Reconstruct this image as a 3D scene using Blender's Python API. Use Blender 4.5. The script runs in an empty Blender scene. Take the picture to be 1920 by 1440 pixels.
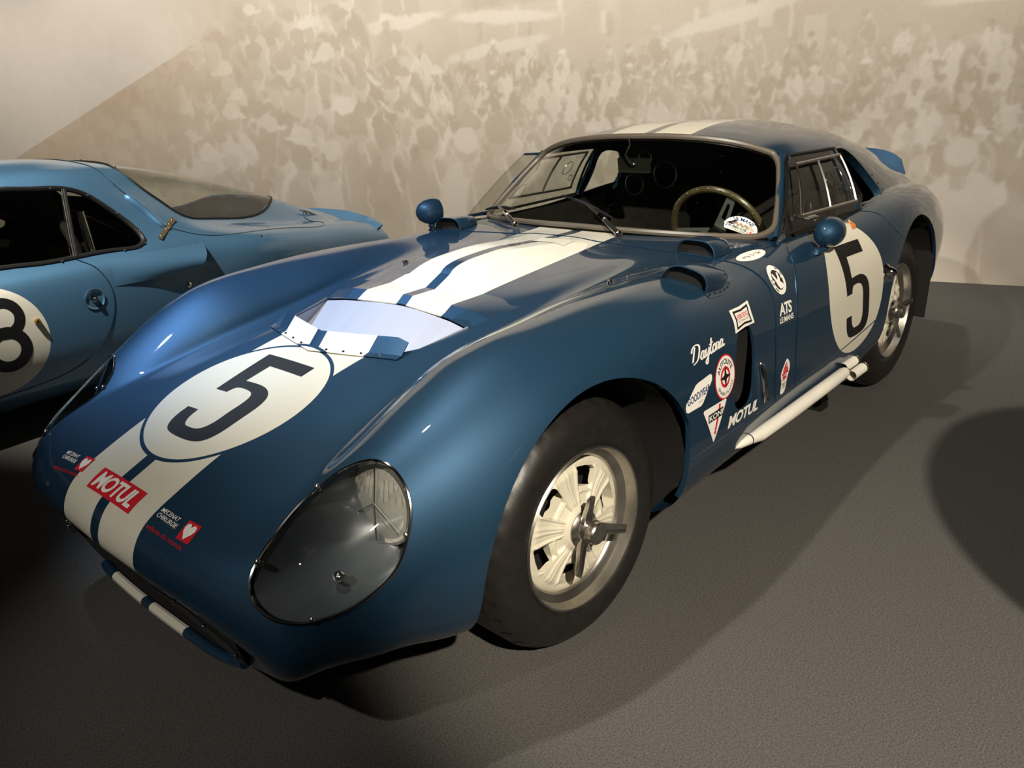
import bpy, bmesh, math, random
import numpy as np
from mathutils import Vector, Matrix
from mathutils.bvhtree import BVHTree

# ---------------------------------------------------------------- camera, world, lights, exposure
scene = bpy.context.scene
C = scene.collection
CAM_POS = (1.37152, 1.80505, 1.31192)
YAW, PITCH, ROLL, FPX = -2.394532, -0.343608, -0.048432, 1517.92

def cam_axes():
    cy, sy, cp, sp = math.cos(YAW), math.sin(YAW), math.cos(PITCH), math.sin(PITCH)
    d = Vector((cy*cp, sy*cp, sp)); r = d.cross(Vector((0, 0, 1))).normalized(); u = r.cross(d)
    cr, sr = math.cos(ROLL), math.sin(ROLL)
    return cr*r + sr*u, -sr*r + cr*u, d

_r, _u, _d = cam_axes()
cam = bpy.data.cameras.new('camera'); camo = bpy.data.objects.new('camera', cam); C.objects.link(camo)
cam.sensor_width = 36.0; cam.lens = FPX/1920*36.0; cam.clip_start = 0.05; cam.clip_end = 100
camo.matrix_world = Matrix(((_r.x, _u.x, -_d.x, CAM_POS[0]), (_r.y, _u.y, -_d.y, CAM_POS[1]), (_r.z, _u.z, -_d.z, CAM_POS[2]), (0, 0, 0, 1)))
scene.camera = camo

world = bpy.data.worlds.new('world'); scene.world = world; world.use_nodes = True
world.node_tree.nodes['Background'].inputs[0].default_value = (1.0, 0.93, 0.84, 1)
world.node_tree.nodes['Background'].inputs[1].default_value = 0.025

def lamp(name, kind, loc, target, energy, color=(1, 0.80, 0.58), size=0.08, angle=60, blend=0.5):
    l = bpy.data.lights.new(name, kind); o = bpy.data.objects.new(name, l); C.objects.link(o)
    o.location = loc; l.energy = energy; l.color = color
    o.rotation_euler = (Vector(target) - Vector(loc)).to_track_quat('-Z', 'Y').to_euler()
    if kind == 'SPOT':
        l.spot_size = math.radians(angle); l.spot_blend = blend; l.shadow_soft_size = size
    elif kind == 'AREA':
        l.shape = 'DISK'; l.size = size
    return o

# ceiling track spots: one above the bonnet, one on the camera's side, one over the gap between the cars, wall washers
COOL = (0.50, 0.70, 1.0); NEUT = (1.0, 0.93, 0.83); WARM = (1.0, 0.88, 0.72)
lamp('track_spot_bonnet', 'SPOT', (0.95, 0.0, 3.45), (-1.60, 0.60, 0.0), 285, NEUT, 0.045, 66, 0.5)
lamp('track_spot_side', 'SPOT', (2.3, 3.7, 3.35), (-1.15, 0.9, 0.15), 1400, WARM, 0.045, 37, 0.4)
lamp('track_spot_front', 'SPOT', (3.4, 0.9, 3.45), (0.66, 0.10, 0.40), 240, NEUT, 0.045, 24, 0.8)
lamp('track_spot_gap', 'SPOT', (0.9, -1.6, 3.45), (-0.05, -0.60, 0.78), 540, COOL, 0.045, 36, 0.9)
lamp('track_spot_neighbour', 'SPOT', (1.35, -1.15, 3.45), (-0.45, -2.15, 0.75), 900, NEUT, 0.045, 46, 0.7)
for k, (t, e) in enumerate(((-10.0, 215), (-7.6, 240), (-5.2, 300), (-2.9, 300), (-0.9, 215), (0.9, 165))):
    p = Vector((-4.46, 0.30, 0)) + Vector((-0.26, 0.966, 0)).normalized()*t + Vector((0.966, 0.26, 0)).normalized()*1.9
    q = Vector((-4.46, 0.30, 0)) + Vector((-0.26, 0.966, 0)).normalized()*t
    lamp('wall_washer', 'SPOT', (p.x, p.y, 3.6), (q.x, q.y, 1.25), e, NEUT if t > -6 else (1.0, 0.93, 0.84), 0.06, 105, 1.0)

vs = scene.view_settings
vs.view_transform = 'Standard'; vs.look = 'None'; vs.gamma = 1.0; vs.use_curve_mapping = False
vs.exposure = 0.25

# ---------------------------------------------------------------- helpers
def tag(o, label=None, cat=None, group=None, kind=None):
    if label: o['label'] = label
    if cat: o['category'] = cat
    if group: o['group'] = group
    if kind: o['kind'] = kind
    return o

def empty(name, loc=(0, 0, 0), rz=0.0):
    o = bpy.data.objects.new(name, None); C.objects.link(o); o.location = loc; o.rotation_euler = (0, 0, rz)
    o.empty_display_size = 0.1
    return o

def mobj(name, V, F, mat, parent=None, smooth=True, normals=None, auto=None):
    me = bpy.data.meshes.new(name)
    me.from_pydata([tuple(map(float, v)) for v in V], [], [tuple(map(int, f)) for f in F])
    me.update()
    o = bpy.data.objects.new(name, me); C.objects.link(o)
    if not isinstance(mat, (list, tuple)): mat = [mat]
    for m in mat: me.materials.append(m)
    if smooth and len(me.polygons):
        me.polygons.foreach_set('use_smooth', [True]*len(me.polygons))
        if auto is not None: me.set_sharp_from_angle(angle=math.radians(auto))
    if normals is not None:
        me.normals_split_custom_set_from_vertices([tuple(map(float, n)) for n in normals])
    if parent: o.parent = parent
    return o

class MB:
    """collects shapes for one mesh"""
    def __init__(s): s.V = []; s.F = []
    def add(s, V, F):
        n = len(s.V); s.V += [Vector(v) for v in V]; s.F += [tuple(i+n for i in f) for f in F]; return s
    def box(s, c, d, M=None):
        x, y, z = d[0]/2, d[1]/2, d[2]/2
        V = [Vector((a, b, e)) for a in (-x, x) for b in (-y, y) for e in (-z, z)]
        if M is not None: V = [M @ v for v in V]
        V = [v + Vector(c) for v in V]
        return s.add(V, [(0, 1, 3, 2), (4, 6, 7, 5), (0, 4, 5, 1), (2, 3, 7, 6), (0, 2, 6, 4), (1, 5, 7, 3)])
    def tube(s, pts, r, n=10, cap=True, closed=False):
        P = [Vector(p) for p in pts]; m = len(P)
        rs = r if isinstance(r, (list, tuple)) else [r]*m
        V = []; up = None
        for i in range(m):
            t = (P[(i+1) % m]-P[i-1]) if closed else (P[min(i+1, m-1)]-P[max(i-1, 0)])
            t.normalize()
            if up is None:
                up = Vector((0, 0, 1)) if abs(t.z) < .9 else Vector((1, 0, 0))
            a = (up - t*up.dot(t)).normalized(); b = t.cross(a); up = a
            for k in range(n):
                w = 2*math.pi*k/n
                V.append(P[i] + (a*math.cos(w) + b*math.sin(w))*rs[i])
        F = []
        for i in range(m if closed else m-1):
            j = (i+1) % m
            for k in range(n):
                F.append((i*n+k, i*n+(k+1) % n, j*n+(k+1) % n, j*n+k))
        if cap and not closed:
            F.append(tuple(range(n))[::-1]); F.append(tuple((m-1)*n+k for k in range(n)))
        return s.add(V, F)
    def lathe(s, prof, n=48, origin=(0, 0, 0), axis='y', sign=1):
        """prof: (r, h) list; axis y: h along +y"""
        V = []; o = Vector(origin)
        for (r, h) in prof:
            for k in range(n):
                w = 2*math.pi*k/n
                if axis == 'y': V.append(o + Vector((r*math.cos(w), h*sign, r*math.sin(w))))
                elif axis == 'z': V.append(o + Vector((r*math.cos(w), r*math.sin(w), h)))
                else: V.append(o + Vector((h*sign, r*math.cos(w), r*math.sin(w))))
        F = []
        for i in range(len(prof)-1):
            for k in range(n):
                F.append((i*n+k, i*n+(k+1) % n, (i+1)*n+(k+1) % n, (i+1)*n+k))
        return s.add(V, F)
    def ball(s, c, r, nu=16, nv=10, M=None):
        V = []; F = []; c = Vector(c); r = Vector(r) if hasattr(r, '__len__') else Vector((r, r, r))
        for i in range(nv+1):
            a = math.pi*i/nv
            for k in range(nu):
                w = 2*math.pi*k/nu
                p = Vector((r.x*math.sin(a)*math.cos(w), r.y*math.sin(a)*math.sin(w), r.z*math.cos(a)))
                if M is not None: p = M @ p
                V.append(c+p)
        for i in range(nv):
            for k in range(nu):
                F.append((i*nu+k, (i+1)*nu+k, (i+1)*nu+(k+1) % nu, i*nu+(k+1) % nu))
        return s.add(V, F)
    def prism(s, poly, thick, fn):
        """poly 2-D outline; fn(u, v, w) -> 3-D; solid between w=0 and w=thick"""
        n = len(poly)
        V = [fn(u, v, 0) for u, v in poly] + [fn(u, v, thick) for u, v in poly]
        F = [tuple(range(n))[::-1], tuple(range(n, 2*n))] + [(i, (i+1) % n, n+(i+1) % n, n+i) for i in range(n)]
        return s.add(V, F)
    def build(s, name, mat, parent=None, smooth=True, auto=35):
        o = mobj(name, s.V, s.F, mat, parent, smooth, None, None)
        bm = bmesh.new(); bm.from_mesh(o.data)
        bmesh.ops.remove_doubles(bm, verts=bm.verts, dist=1e-6)
        bmesh.ops.recalc_face_normals(bm, faces=bm.faces); bm.to_mesh(o.data); bm.free()
        if smooth and auto is not None and len(o.data.polygons): o.data.set_sharp_from_angle(angle=math.radians(auto))
        return o

def ncs(t, P, T):
    """natural cubic spline through P (n, ...) at parameters t, evaluated at T"""
    t = np.asarray(t, float); P = np.asarray(P, float); T = np.asarray(T, float); n = len(t)
    sh = P.shape[1:]; P = P.reshape(n, -1); h = np.diff(t)
    A = np.zeros((n, n)); B = np.zeros_like(P); A[0, 0] = A[-1, -1] = 1
    for i in range(1, n-1):
        A[i, i-1] = h[i-1]; A[i, i] = 2*(h[i-1]+h[i]); A[i, i+1] = h[i]
        B[i] = 6*((P[i+1]-P[i])/h[i] - (P[i]-P[i-1])/h[i-1])
    M = np.linalg.solve(A, B)
    k = np.clip(np.searchsorted(t, T, side='right')-1, 0, n-2)
    a = (t[k+1]-T)[:, None]; b = (T-t[k])[:, None]; hk = h[k][:, None]
    S = M[k]*a**3/(6*hk) + M[k+1]*b**3/(6*hk) + (P[k]/hk-M[k]*hk/6)*a + (P[k+1]/hk-M[k+1]*hk/6)*b
    return S.reshape((len(T),)+sh)

def pch(xs, ys, X):
    """monotone cubic through (xs, ys)"""
    xs = np.asarray(xs, float); ys = np.asarray(ys, float); X = np.asarray(X, float)
    if xs[0] > xs[-1]: xs = xs[::-1]; ys = ys[::-1]
    h = np.diff(xs); d = np.diff(ys)/h; m = np.zeros_like(ys); m[0] = d[0]; m[-1] = d[-1]
    for i in range(1, len(xs)-1):
        if d[i-1]*d[i] > 0:
            w1 = 2*h[i]+h[i-1]; w2 = h[i]+2*h[i-1]; m[i] = (w1+w2)/(w1/d[i-1]+w2/d[i])
    X = np.clip(X, xs[0], xs[-1]); k = np.clip(np.searchsorted(xs, X, side='right')-1, 0, len(xs)-2)
    s = (X-xs[k])/h[k]
    return (ys[k]*(1+2*s)*(1-s)**2 + h[k]*m[k]*s*(1-s)**2 + ys[k+1]*s*s*(3-2*s) + h[k]*m[k+1]*s*s*(s-1))

def chord(P):
    """mean chord parameter along axis 0 of a net"""
    d = np.linalg.norm(np.diff(P, axis=0), axis=-1)
    if d.ndim > 1: d = d.mean(axis=1)
    return np.concatenate([[0], np.cumsum(np.maximum(d, 1e-3))])

def dense(t, per):
    """parameters: `per` samples in each knot interval, or spacing if per is a float"""
    out = []
    for a, b in zip(t[:-1], t[1:]):
        n = per if isinstance(per, int) else max(2, int(math.ceil((b-a)/per)))
        out += list(np.linspace(a, b, n, endpoint=False))
    return np.array(out+[t[-1]])

def net(P, du, dv):
    """interpolating bicubic surface through a net; returns grid G and normals N"""
    P = np.asarray(P, float)
    tu = chord(P); tv = chord(P.transpose(1, 0, 2))
    U = dense(tu, du); Vv = dense(tv, dv)
    G = ncs(tu, P, U); G = ncs(tv, G.transpose(1, 0, 2), Vv).transpose(1, 0, 2)
    return G, gnorm(G)

def gnorm(G):
    a = np.gradient(G, axis=0); b = np.gradient(G, axis=1); n = np.cross(a, b)
    L = np.linalg.norm(n, axis=-1, keepdims=True); L[L < 1e-12] = 1
    return n/L

def grid_faces(nu, nv):
    i, j = np.meshgrid(np.arange(nu-1), np.arange(nv-1), indexing='ij')
    a = (i*nv+j).ravel()
    return np.stack([a, a+nv, a+nv+1, a+1], 1).tolist()

def clip(V, N, F, f, lip=0.0, snap=1e-5, lip_z=-1.0):
    """keep the part of the mesh where f(V) > 0, cut exactly along f = 0.
    lip > 0 adds a return flange of that depth along the cut. Returns V, N, F."""
    V = np.asarray(V); N = np.asarray(N); val = f(V)
    val = np.where(np.abs(val) < snap, snap, val)
    pos = val > 0; nV = [V]; nN = [N]; base = len(V); cache = {}; ex = []; en = []
    out = []; cut_edges = []
    def cutp(a, b):
        k = (a, b) if a < b else (b, a)
        if k not in cache:
            s = val[k[0]]/(val[k[0]]-val[k[1]])
            p = V[k[0]]+(V[k[1]]-V[k[0]])*s
            # one secant refinement
            n = N[k[0]]+(N[k[1]]-N[k[0]])*s; n = n/(np.linalg.norm(n)+1e-12)
            cache[k] = base+len(ex); ex.append(p); en.append(n)
        return cache[k]
    for fc in F:
        pp = [pos[i] for i in fc]
        if all(pp): out.append(tuple(fc)); continue
        if not any(pp): continue
        poly = []; cuts = []
        m = len(fc)
        for q in range(m):
            a, b = fc[q], fc[(q+1) % m]
            if pos[a]: poly.append(a)
            if pos[a] != pos[b]:
                w = cutp(a, b); poly.append(w); cuts.append((w, pos[a]))
        if len(poly) >= 3: out.append(tuple(poly))
        if len(cuts) == 2:
            e = [w for w, s in cuts if s] + [w for w, s in cuts if not s]
            cut_edges.append((e[0], e[1]))
    V2 = np.concatenate([V]+([np.array(ex)] if ex else [])); N2 = np.concatenate([N]+([np.array(en)] if en else []))
    if lip > 0 and cut_edges:
        ids = sorted({i for e in cut_edges for i in e}); b0 = len(V2)
        # the flange needs its own copies so that it keeps a hard edge
        grad = np.zeros((len(ids), 3)); P = V2[ids]; f0 = f(P)
        for ax in range(3):
            q = P.copy(); q[:, ax] += 1e-4; grad[:, ax] = (f(q)-f0)/1e-4
        gn = -grad/(np.linalg.norm(grad, axis=1, keepdims=True)+1e-12)
        mp = {i: b0+k for k, i in enumerate(ids)}; nn = len(ids)
        V2 = np.concatenate([V2, P, P-N2[ids]*lip]); N2 = np.concatenate([N2, gn, gn])
        for a, b in cut_edges:
            if V2[a][2] < lip_z or V2[b][2] < lip_z: continue
            out.append((mp[b], mp[a], mp[a]+nn, mp[b]+nn))
    # drop unused
    used = np.zeros(len(V2), bool)
    for fc in out: used[list(fc)] = True
    mp = np.cumsum(used)-1
    return V2[used], N2[used], [tuple(mp[list(fc)]) for fc in out]

def in_poly(P2, poly):
    """signed distance: negative inside a closed 2-D outline"""
    P2 = np.asarray(P2, float); q = np.asarray(poly, float); d = np.full(len(P2), 1e9); ins = np.zeros(len(P2), bool)
    for a, b in zip(q, np.roll(q, -1, axis=0)):
        e = b-a; w = P2-a; t = np.clip((w@e)/(e@e+1e-15), 0, 1)
        d = np.minimum(d, np.linalg.norm(w-t[:, None]*e, axis=1))
        c1 = (a[1] <= P2[:, 1]) & (b[1] > P2[:, 1]); c2 = (a[1] > P2[:, 1]) & (b[1] <= P2[:, 1])
        cr = e[0]*w[:, 1]-e[1]*w[:, 0]
        ins ^= (c1 & (cr > 0)) | (c2 & (cr < 0))
    return np.where(ins, -d, d)

def bez_closed(pts, n=8):
    """smooth closed outline through points"""
    P = np.array(pts, float); m = len(P); Q = np.concatenate([P[-3:], P, P[:4]])
    t = chord(Q); T = []
    for i in range(3, 3+m): T += list(np.linspace(t[i], t[i+1], n, endpoint=False))
    return ncs(t, Q, np.array(T))

def smooth_line(pts, n=8):
    P = np.array(pts, float); t = chord(P); return ncs(t, P, dense(t, n))

# ---------------------------------------------------------------- materials
def mat(name, color, rough=0.5, metal=0.0, coat=0.0, coat_r=0.03, spec=0.5, trans=0.0, ior=1.45, alpha=1.0):
    m = bpy.data.materials.new(name); m.use_nodes = True; b = m.node_tree.nodes['Principled BSDF']
    b.inputs['Base Color'].default_value = (*color, 1); b.inputs['Roughness'].default_value = rough
    b.inputs['Metallic'].default_value = metal; b.inputs['Coat Weight'].default_value = coat
    b.inputs['Coat Roughness'].default_value = coat_r; b.inputs['Specular IOR Level'].default_value = spec
    b.inputs['Transmission Weight'].default_value = trans; b.inputs['IOR'].default_value = ior
    b.inputs['Alpha'].default_value = alpha
    return m

def noise_vary(m, scale=20, amt=0.15, bump=0.0, bscale=200, detail=4, rough_amt=0.0):
    """multiplies the base colour by a noise and adds fine relief"""
    nt = m.node_tree; b = nt.nodes['Principled BSDF']; L = nt.links
    tc = nt.nodes.new('ShaderNodeTexCoord'); nz = nt.nodes.new('ShaderNodeTexNoise')
    nz.inputs['Scale'].default_value = scale; nz.inputs['Detail'].default_value = detail
    L.new(tc.outputs['Object'], nz.inputs['Vector'])
    mr = nt.nodes.new('ShaderNodeMapRange'); mr.inputs[3].default_value = 1-amt; mr.inputs[4].default_value = 1+amt
    mr.inputs[1].default_value = .25; mr.inputs[2].default_value = .75
    L.new(nz.outputs['Fac'], mr.inputs[0])
    mx = nt.nodes.new('ShaderNodeMix'); mx.data_type = 'RGBA'; mx.blend_type = 'MULTIPLY'; mx.inputs[0].default_value = 1
    bc = b.inputs['Base Color']
    if bc.is_linked:
        src = bc.links[0].from_socket; L.new(src, mx.inputs[6])
    else: mx.inputs[6].default_value = bc.default_value
    L.new(mr.outputs[0], mx.inputs[7]); L.new(mx.outputs[2], bc)
    if bump > 0:
        n2 = nt.nodes.new('ShaderNodeTexNoise'); n2.inputs['Scale'].default_value = bscale; n2.inputs['Detail'].default_value = 3
        L.new(tc.outputs['Object'], n2.inputs['Vector'])
        bp_ = nt.nodes.new('ShaderNodeBump'); bp_.inputs['Strength'].default_value = bump; bp_.inputs['Distance'].default_value = 0.004
        L.new(n2.outputs['Fac'], bp_.inputs['Height']); L.new(bp_.outputs[0], b.inputs['Normal'])
    return m

BLUE = (0.013, 0.050, 0.100); CREAM = (0.66, 0.635, 0.53)

def glass(name, tint=(1, 1, 1), refl=1.0, rough=0.0):
    """thin clear pane: fresnel-weighted mirror over a tinted see-through layer"""
    m = bpy.data.materials.new(name); m.use_nodes = True; nt = m.node_tree; L = nt.links
    for n in list(nt.nodes):
        if n.type != 'OUTPUT_MATERIAL': nt.nodes.remove(n)
    out = [n for n in nt.nodes][0]
    tr = nt.nodes.new('ShaderNodeBsdfTransparent'); tr.inputs[0].default_value = (*tint, 1)
    gl = nt.nodes.new('ShaderNodeBsdfGlossy'); gl.inputs['Roughness'].default_value = rough; gl.inputs[0].default_value = (1, 1, 1, 1)
    lw = nt.nodes.new('ShaderNodeLayerWeight'); lw.inputs[0].default_value = 0.5
    pw = nt.nodes.new('ShaderNodeMath'); pw.operation = 'POWER'; pw.inputs[1].default_value = 5.0; L.new(lw.outputs['Facing'], pw.inputs[0])
    mu = nt.nodes.new('ShaderNodeMath'); mu.operation = 'MULTIPLY_ADD'; mu.inputs[1].default_value = 0.9; mu.inputs[2].default_value = 0.045*refl; L.new(pw.outputs[0], mu.inputs[0])
    mx = nt.nodes.new('ShaderNodeMixShader'); L.new(mu.outputs[0], mx.inputs[0]); L.new(tr.outputs[0], mx.inputs[1]); L.new(gl.outputs[0], mx.inputs[2])
    L.new(mx.outputs[0], out.inputs['Surface'])
    return m

def paint(name, color, rough=0.54, metal=0.60, livery=None):
    """metallic paint under clear lacquer; livery adds the cream stripes and discs as flat print"""
    m = mat(name, color, rough, metal, coat=1.0, coat_r=0.015, spec=0.5)
    nt = m.node_tree; L = nt.links; b = nt.nodes['Principled BSDF']
    b.inputs['Coat IOR'].default_value = 1.5
    if not livery: return m
    tc = nt.nodes.new('ShaderNodeTexCoord'); sp = nt.nodes.new('ShaderNodeSeparateXYZ'); L.new(tc.outputs['Object'], sp.inputs[0])
    def M(op, a, b_=None, c=None):
        n = nt.nodes.new('ShaderNodeMath'); n.operation = op
        for i, v in enumerate((a, b_, c)):
            if v is None: continue
            if isinstance(v, (int, float)): n.inputs[i].default_value = v
            else: L.new(v, n.inputs[i])
        return n.outputs[0]
    x, y, z = sp.outputs
    f = livery(M, x, y, z)
    mx = nt.nodes.new('ShaderNodeMix'); mx.data_type = 'RGBA'; L.new(f, mx.inputs[0])
    mx.inputs[6].default_value = (*color, 1); mx.inputs[7].default_value = (*CREAM, 1); L.new(mx.outputs[2], b.inputs['Base Color'])
    L.new(M('MULTIPLY', M('SUBTRACT', 1.0, f), metal), b.inputs['Metallic'])
    return m

SW, SG = 0.186, 0.021           # stripe half width, half gap
def livery5(M, x, y, z):
    ay = M('ABSOLUTE', y)
    stripe = M('MULTIPLY', M('LESS_THAN', ay, SW), M('GREATER_THAN', ay, SG))
    up = M('GREATER_THAN', z, 0.10)
    stripe = M('MULTIPLY', stripe, up)
    # bonnet disc
    dx = M('MULTIPLY', M('SUBTRACT', x, 0.435), 1.043)
    r = M('SQRT', M('ADD', M('MULTIPLY', dx, dx), M('MULTIPLY', y, y)))
    top = M('GREATER_THAN', z, 0.45)
    ring = M('MULTIPLY', M('LESS_THAN', r, 0.250), top)
    disc = M('MULTIPLY', M('LESS_THAN', r, 0.240), top)
    a = M('MAXIMUM', M('MULTIPLY', stripe, M('SUBTRACT', 1.0, ring)), disc)
    # door discs, both sides
    ex = M('SUBTRACT', x, -1.563); ez = M('SUBTRACT', z, 0.600)
    rr = M('SQRT', M('ADD', M('MULTIPLY', ex, ex), M('MULTIPLY', ez, ez)))
    door = M('MULTIPLY', M('LESS_THAN', rr, 0.236), M('GREATER_THAN', ay, 0.66))
    return M('MAXIMUM', a, door)

MT = {}
MT['body'] = paint('blue_metallic_livery', BLUE, livery=livery5)
MT['blue'] = paint('blue_metallic', BLUE)
MT['cream'] = mat('cream_paint', CREAM, 0.4, coat=1.0)
MT['black_dec'] = mat('black_print', (0.006, 0.006, 0.006), 0.5)
MT['white_dec'] = mat('white_print', (0.80, 0.79, 0.74), 0.4)
MT['red_dec'] = mat('red_print', (0.55, 0.015, 0.025), 0.4)
MT['navy_dec'] = mat('navy_print', (0.01, 0.03, 0.12), 0.4)
MT['dark'] = noise_vary(mat('black_void', (0.006, 0.006, 0.006), 0.8), 12, 0.3)
MT['tyre'] = noise_vary(mat('tyre_rubber', (0.011, 0.010, 0.009), 0.42), 30, 0.25, 0.04, 90)
MT['wheel'] = noise_vary(mat('cream_wheel', (0.56, 0.53, 0.42), 0.45, coat=0.3), 14, 0.10, 0.05, 60)
MT['alloy'] = noise_vary(mat('worn_aluminium', (0.50, 0.48, 0.44), 0.34, 1.0), 25, 0.2, 0.05, 80)
MT['chrome'] = mat('chrome', (0.72, 0.70, 0.66), 0.08, 1.0)
MT['steel'] = noise_vary(mat('brushed_steel', (0.45, 0.43, 0.40), 0.30, 1.0), 40, 0.15)
MT['rubber'] = mat('black_rubber', (0.007, 0.007, 0.007), 0.5)
MT['brownseal'] = mat('windscreen_seal', (0.10, 0.085, 0.065), 0.35)
MT['glass'] = glass('clear_pane', (0.80, 0.84, 0.78))
MT['plexi'] = glass('clear_plexiglass', (0.86, 0.87, 0.84))
MT['lens'] = glass('headlamp_glass', (0.95, 0.95, 0.93), 1.3)
def fluted():
    m = mat('fluted_lamp_glass', (.72, .72, .66), .18, 0.0, coat=1.0, alpha=.42); return m
MT['fluted'] = fluted()
MT['reflector'] = mat('lamp_reflector', (.62, .60, .54), .28, .8)
MT['ring'] = mat('lamp_ring', (.60, .58, .53), .25, .35)
MT['cabin'] = noise_vary(mat('black_trim', (0.016, 0.015, 0.013), 0.6), 15, 0.3, 0.15, 90)
MT['seat'] = noise_vary(mat('black_leather', (0.02, 0.018, 0.016), 0.45), 20, 0.3, 0.2, 60)
MT['white_pipe'] = noise_vary(mat('white_pipe', (0.74, 0.72, 0.64), 0.5), 8, 0.06)
MT['duct'] = mat('white_duct', (0.40, 0.42, 0.49), 0.30, 0.2, coat=0.6)
MT['bowl'] = noise_vary(mat('headlamp_bowl', (0.085, 0.100, 0.115), 0.32, 0.2, coat=.4), 6, 0.15)

# ---------------------------------------------------------------- the room
WALL_P = Vector((-4.46, 0.30, 0.0)); WALL_T = Vector((-0.26, 0.966, 0.0)).normalized()   # along the wall, to the right
WALL_N = Vector((WALL_T.y, -WALL_T.x, 0.0))

m_floor = noise_vary(mat('grey_carpet', (0.096, 0.092, 0.086), 0.95, spec=0.1), 220, 0.50, 0.9, 500, detail=8)
m_wall = mat('beige_wall', (0.56, 0.49, 0.39), 0.9, spec=0.1)
fl = MB(); fl.box((-1.5, -4.0, -0.05), (26, 32, 0.1))
floor = tag(fl.build('floor', m_floor, smooth=False), 'dark grey brown carpet under both cars', 'floor', kind='structure')
wl = MB()
a = WALL_P - WALL_T*16; b_ = WALL_P + WALL_T*7; up4 = Vector((0, 0, 4.0))
wl.add([a, b_, b_+up4, a+up4, a-WALL_N*.1, b_-WALL_N*.1, b_-WALL_N*.1+up4, a-WALL_N*.1+up4],
       [(0, 1, 2, 3), (4, 7, 6, 5), (0, 4, 5, 1), (3, 2, 6, 7), (0, 3, 7, 4), (1, 5, 6, 2)])
wall = tag(wl.build('wall_back', m_wall, smooth=False), 'beige wall printed with a faded photograph of a crowd', 'wall', kind='structure')
cl = MB(); cl.box((-1.5, -4.0, 4.05), (26, 32, 0.1))
ceil = tag(cl.build('ceiling', mat('dark_ceiling', (0.03, 0.03, 0.03), 0.9), smooth=False), 'dark ceiling above the exhibition', 'ceiling', kind='structure')

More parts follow.
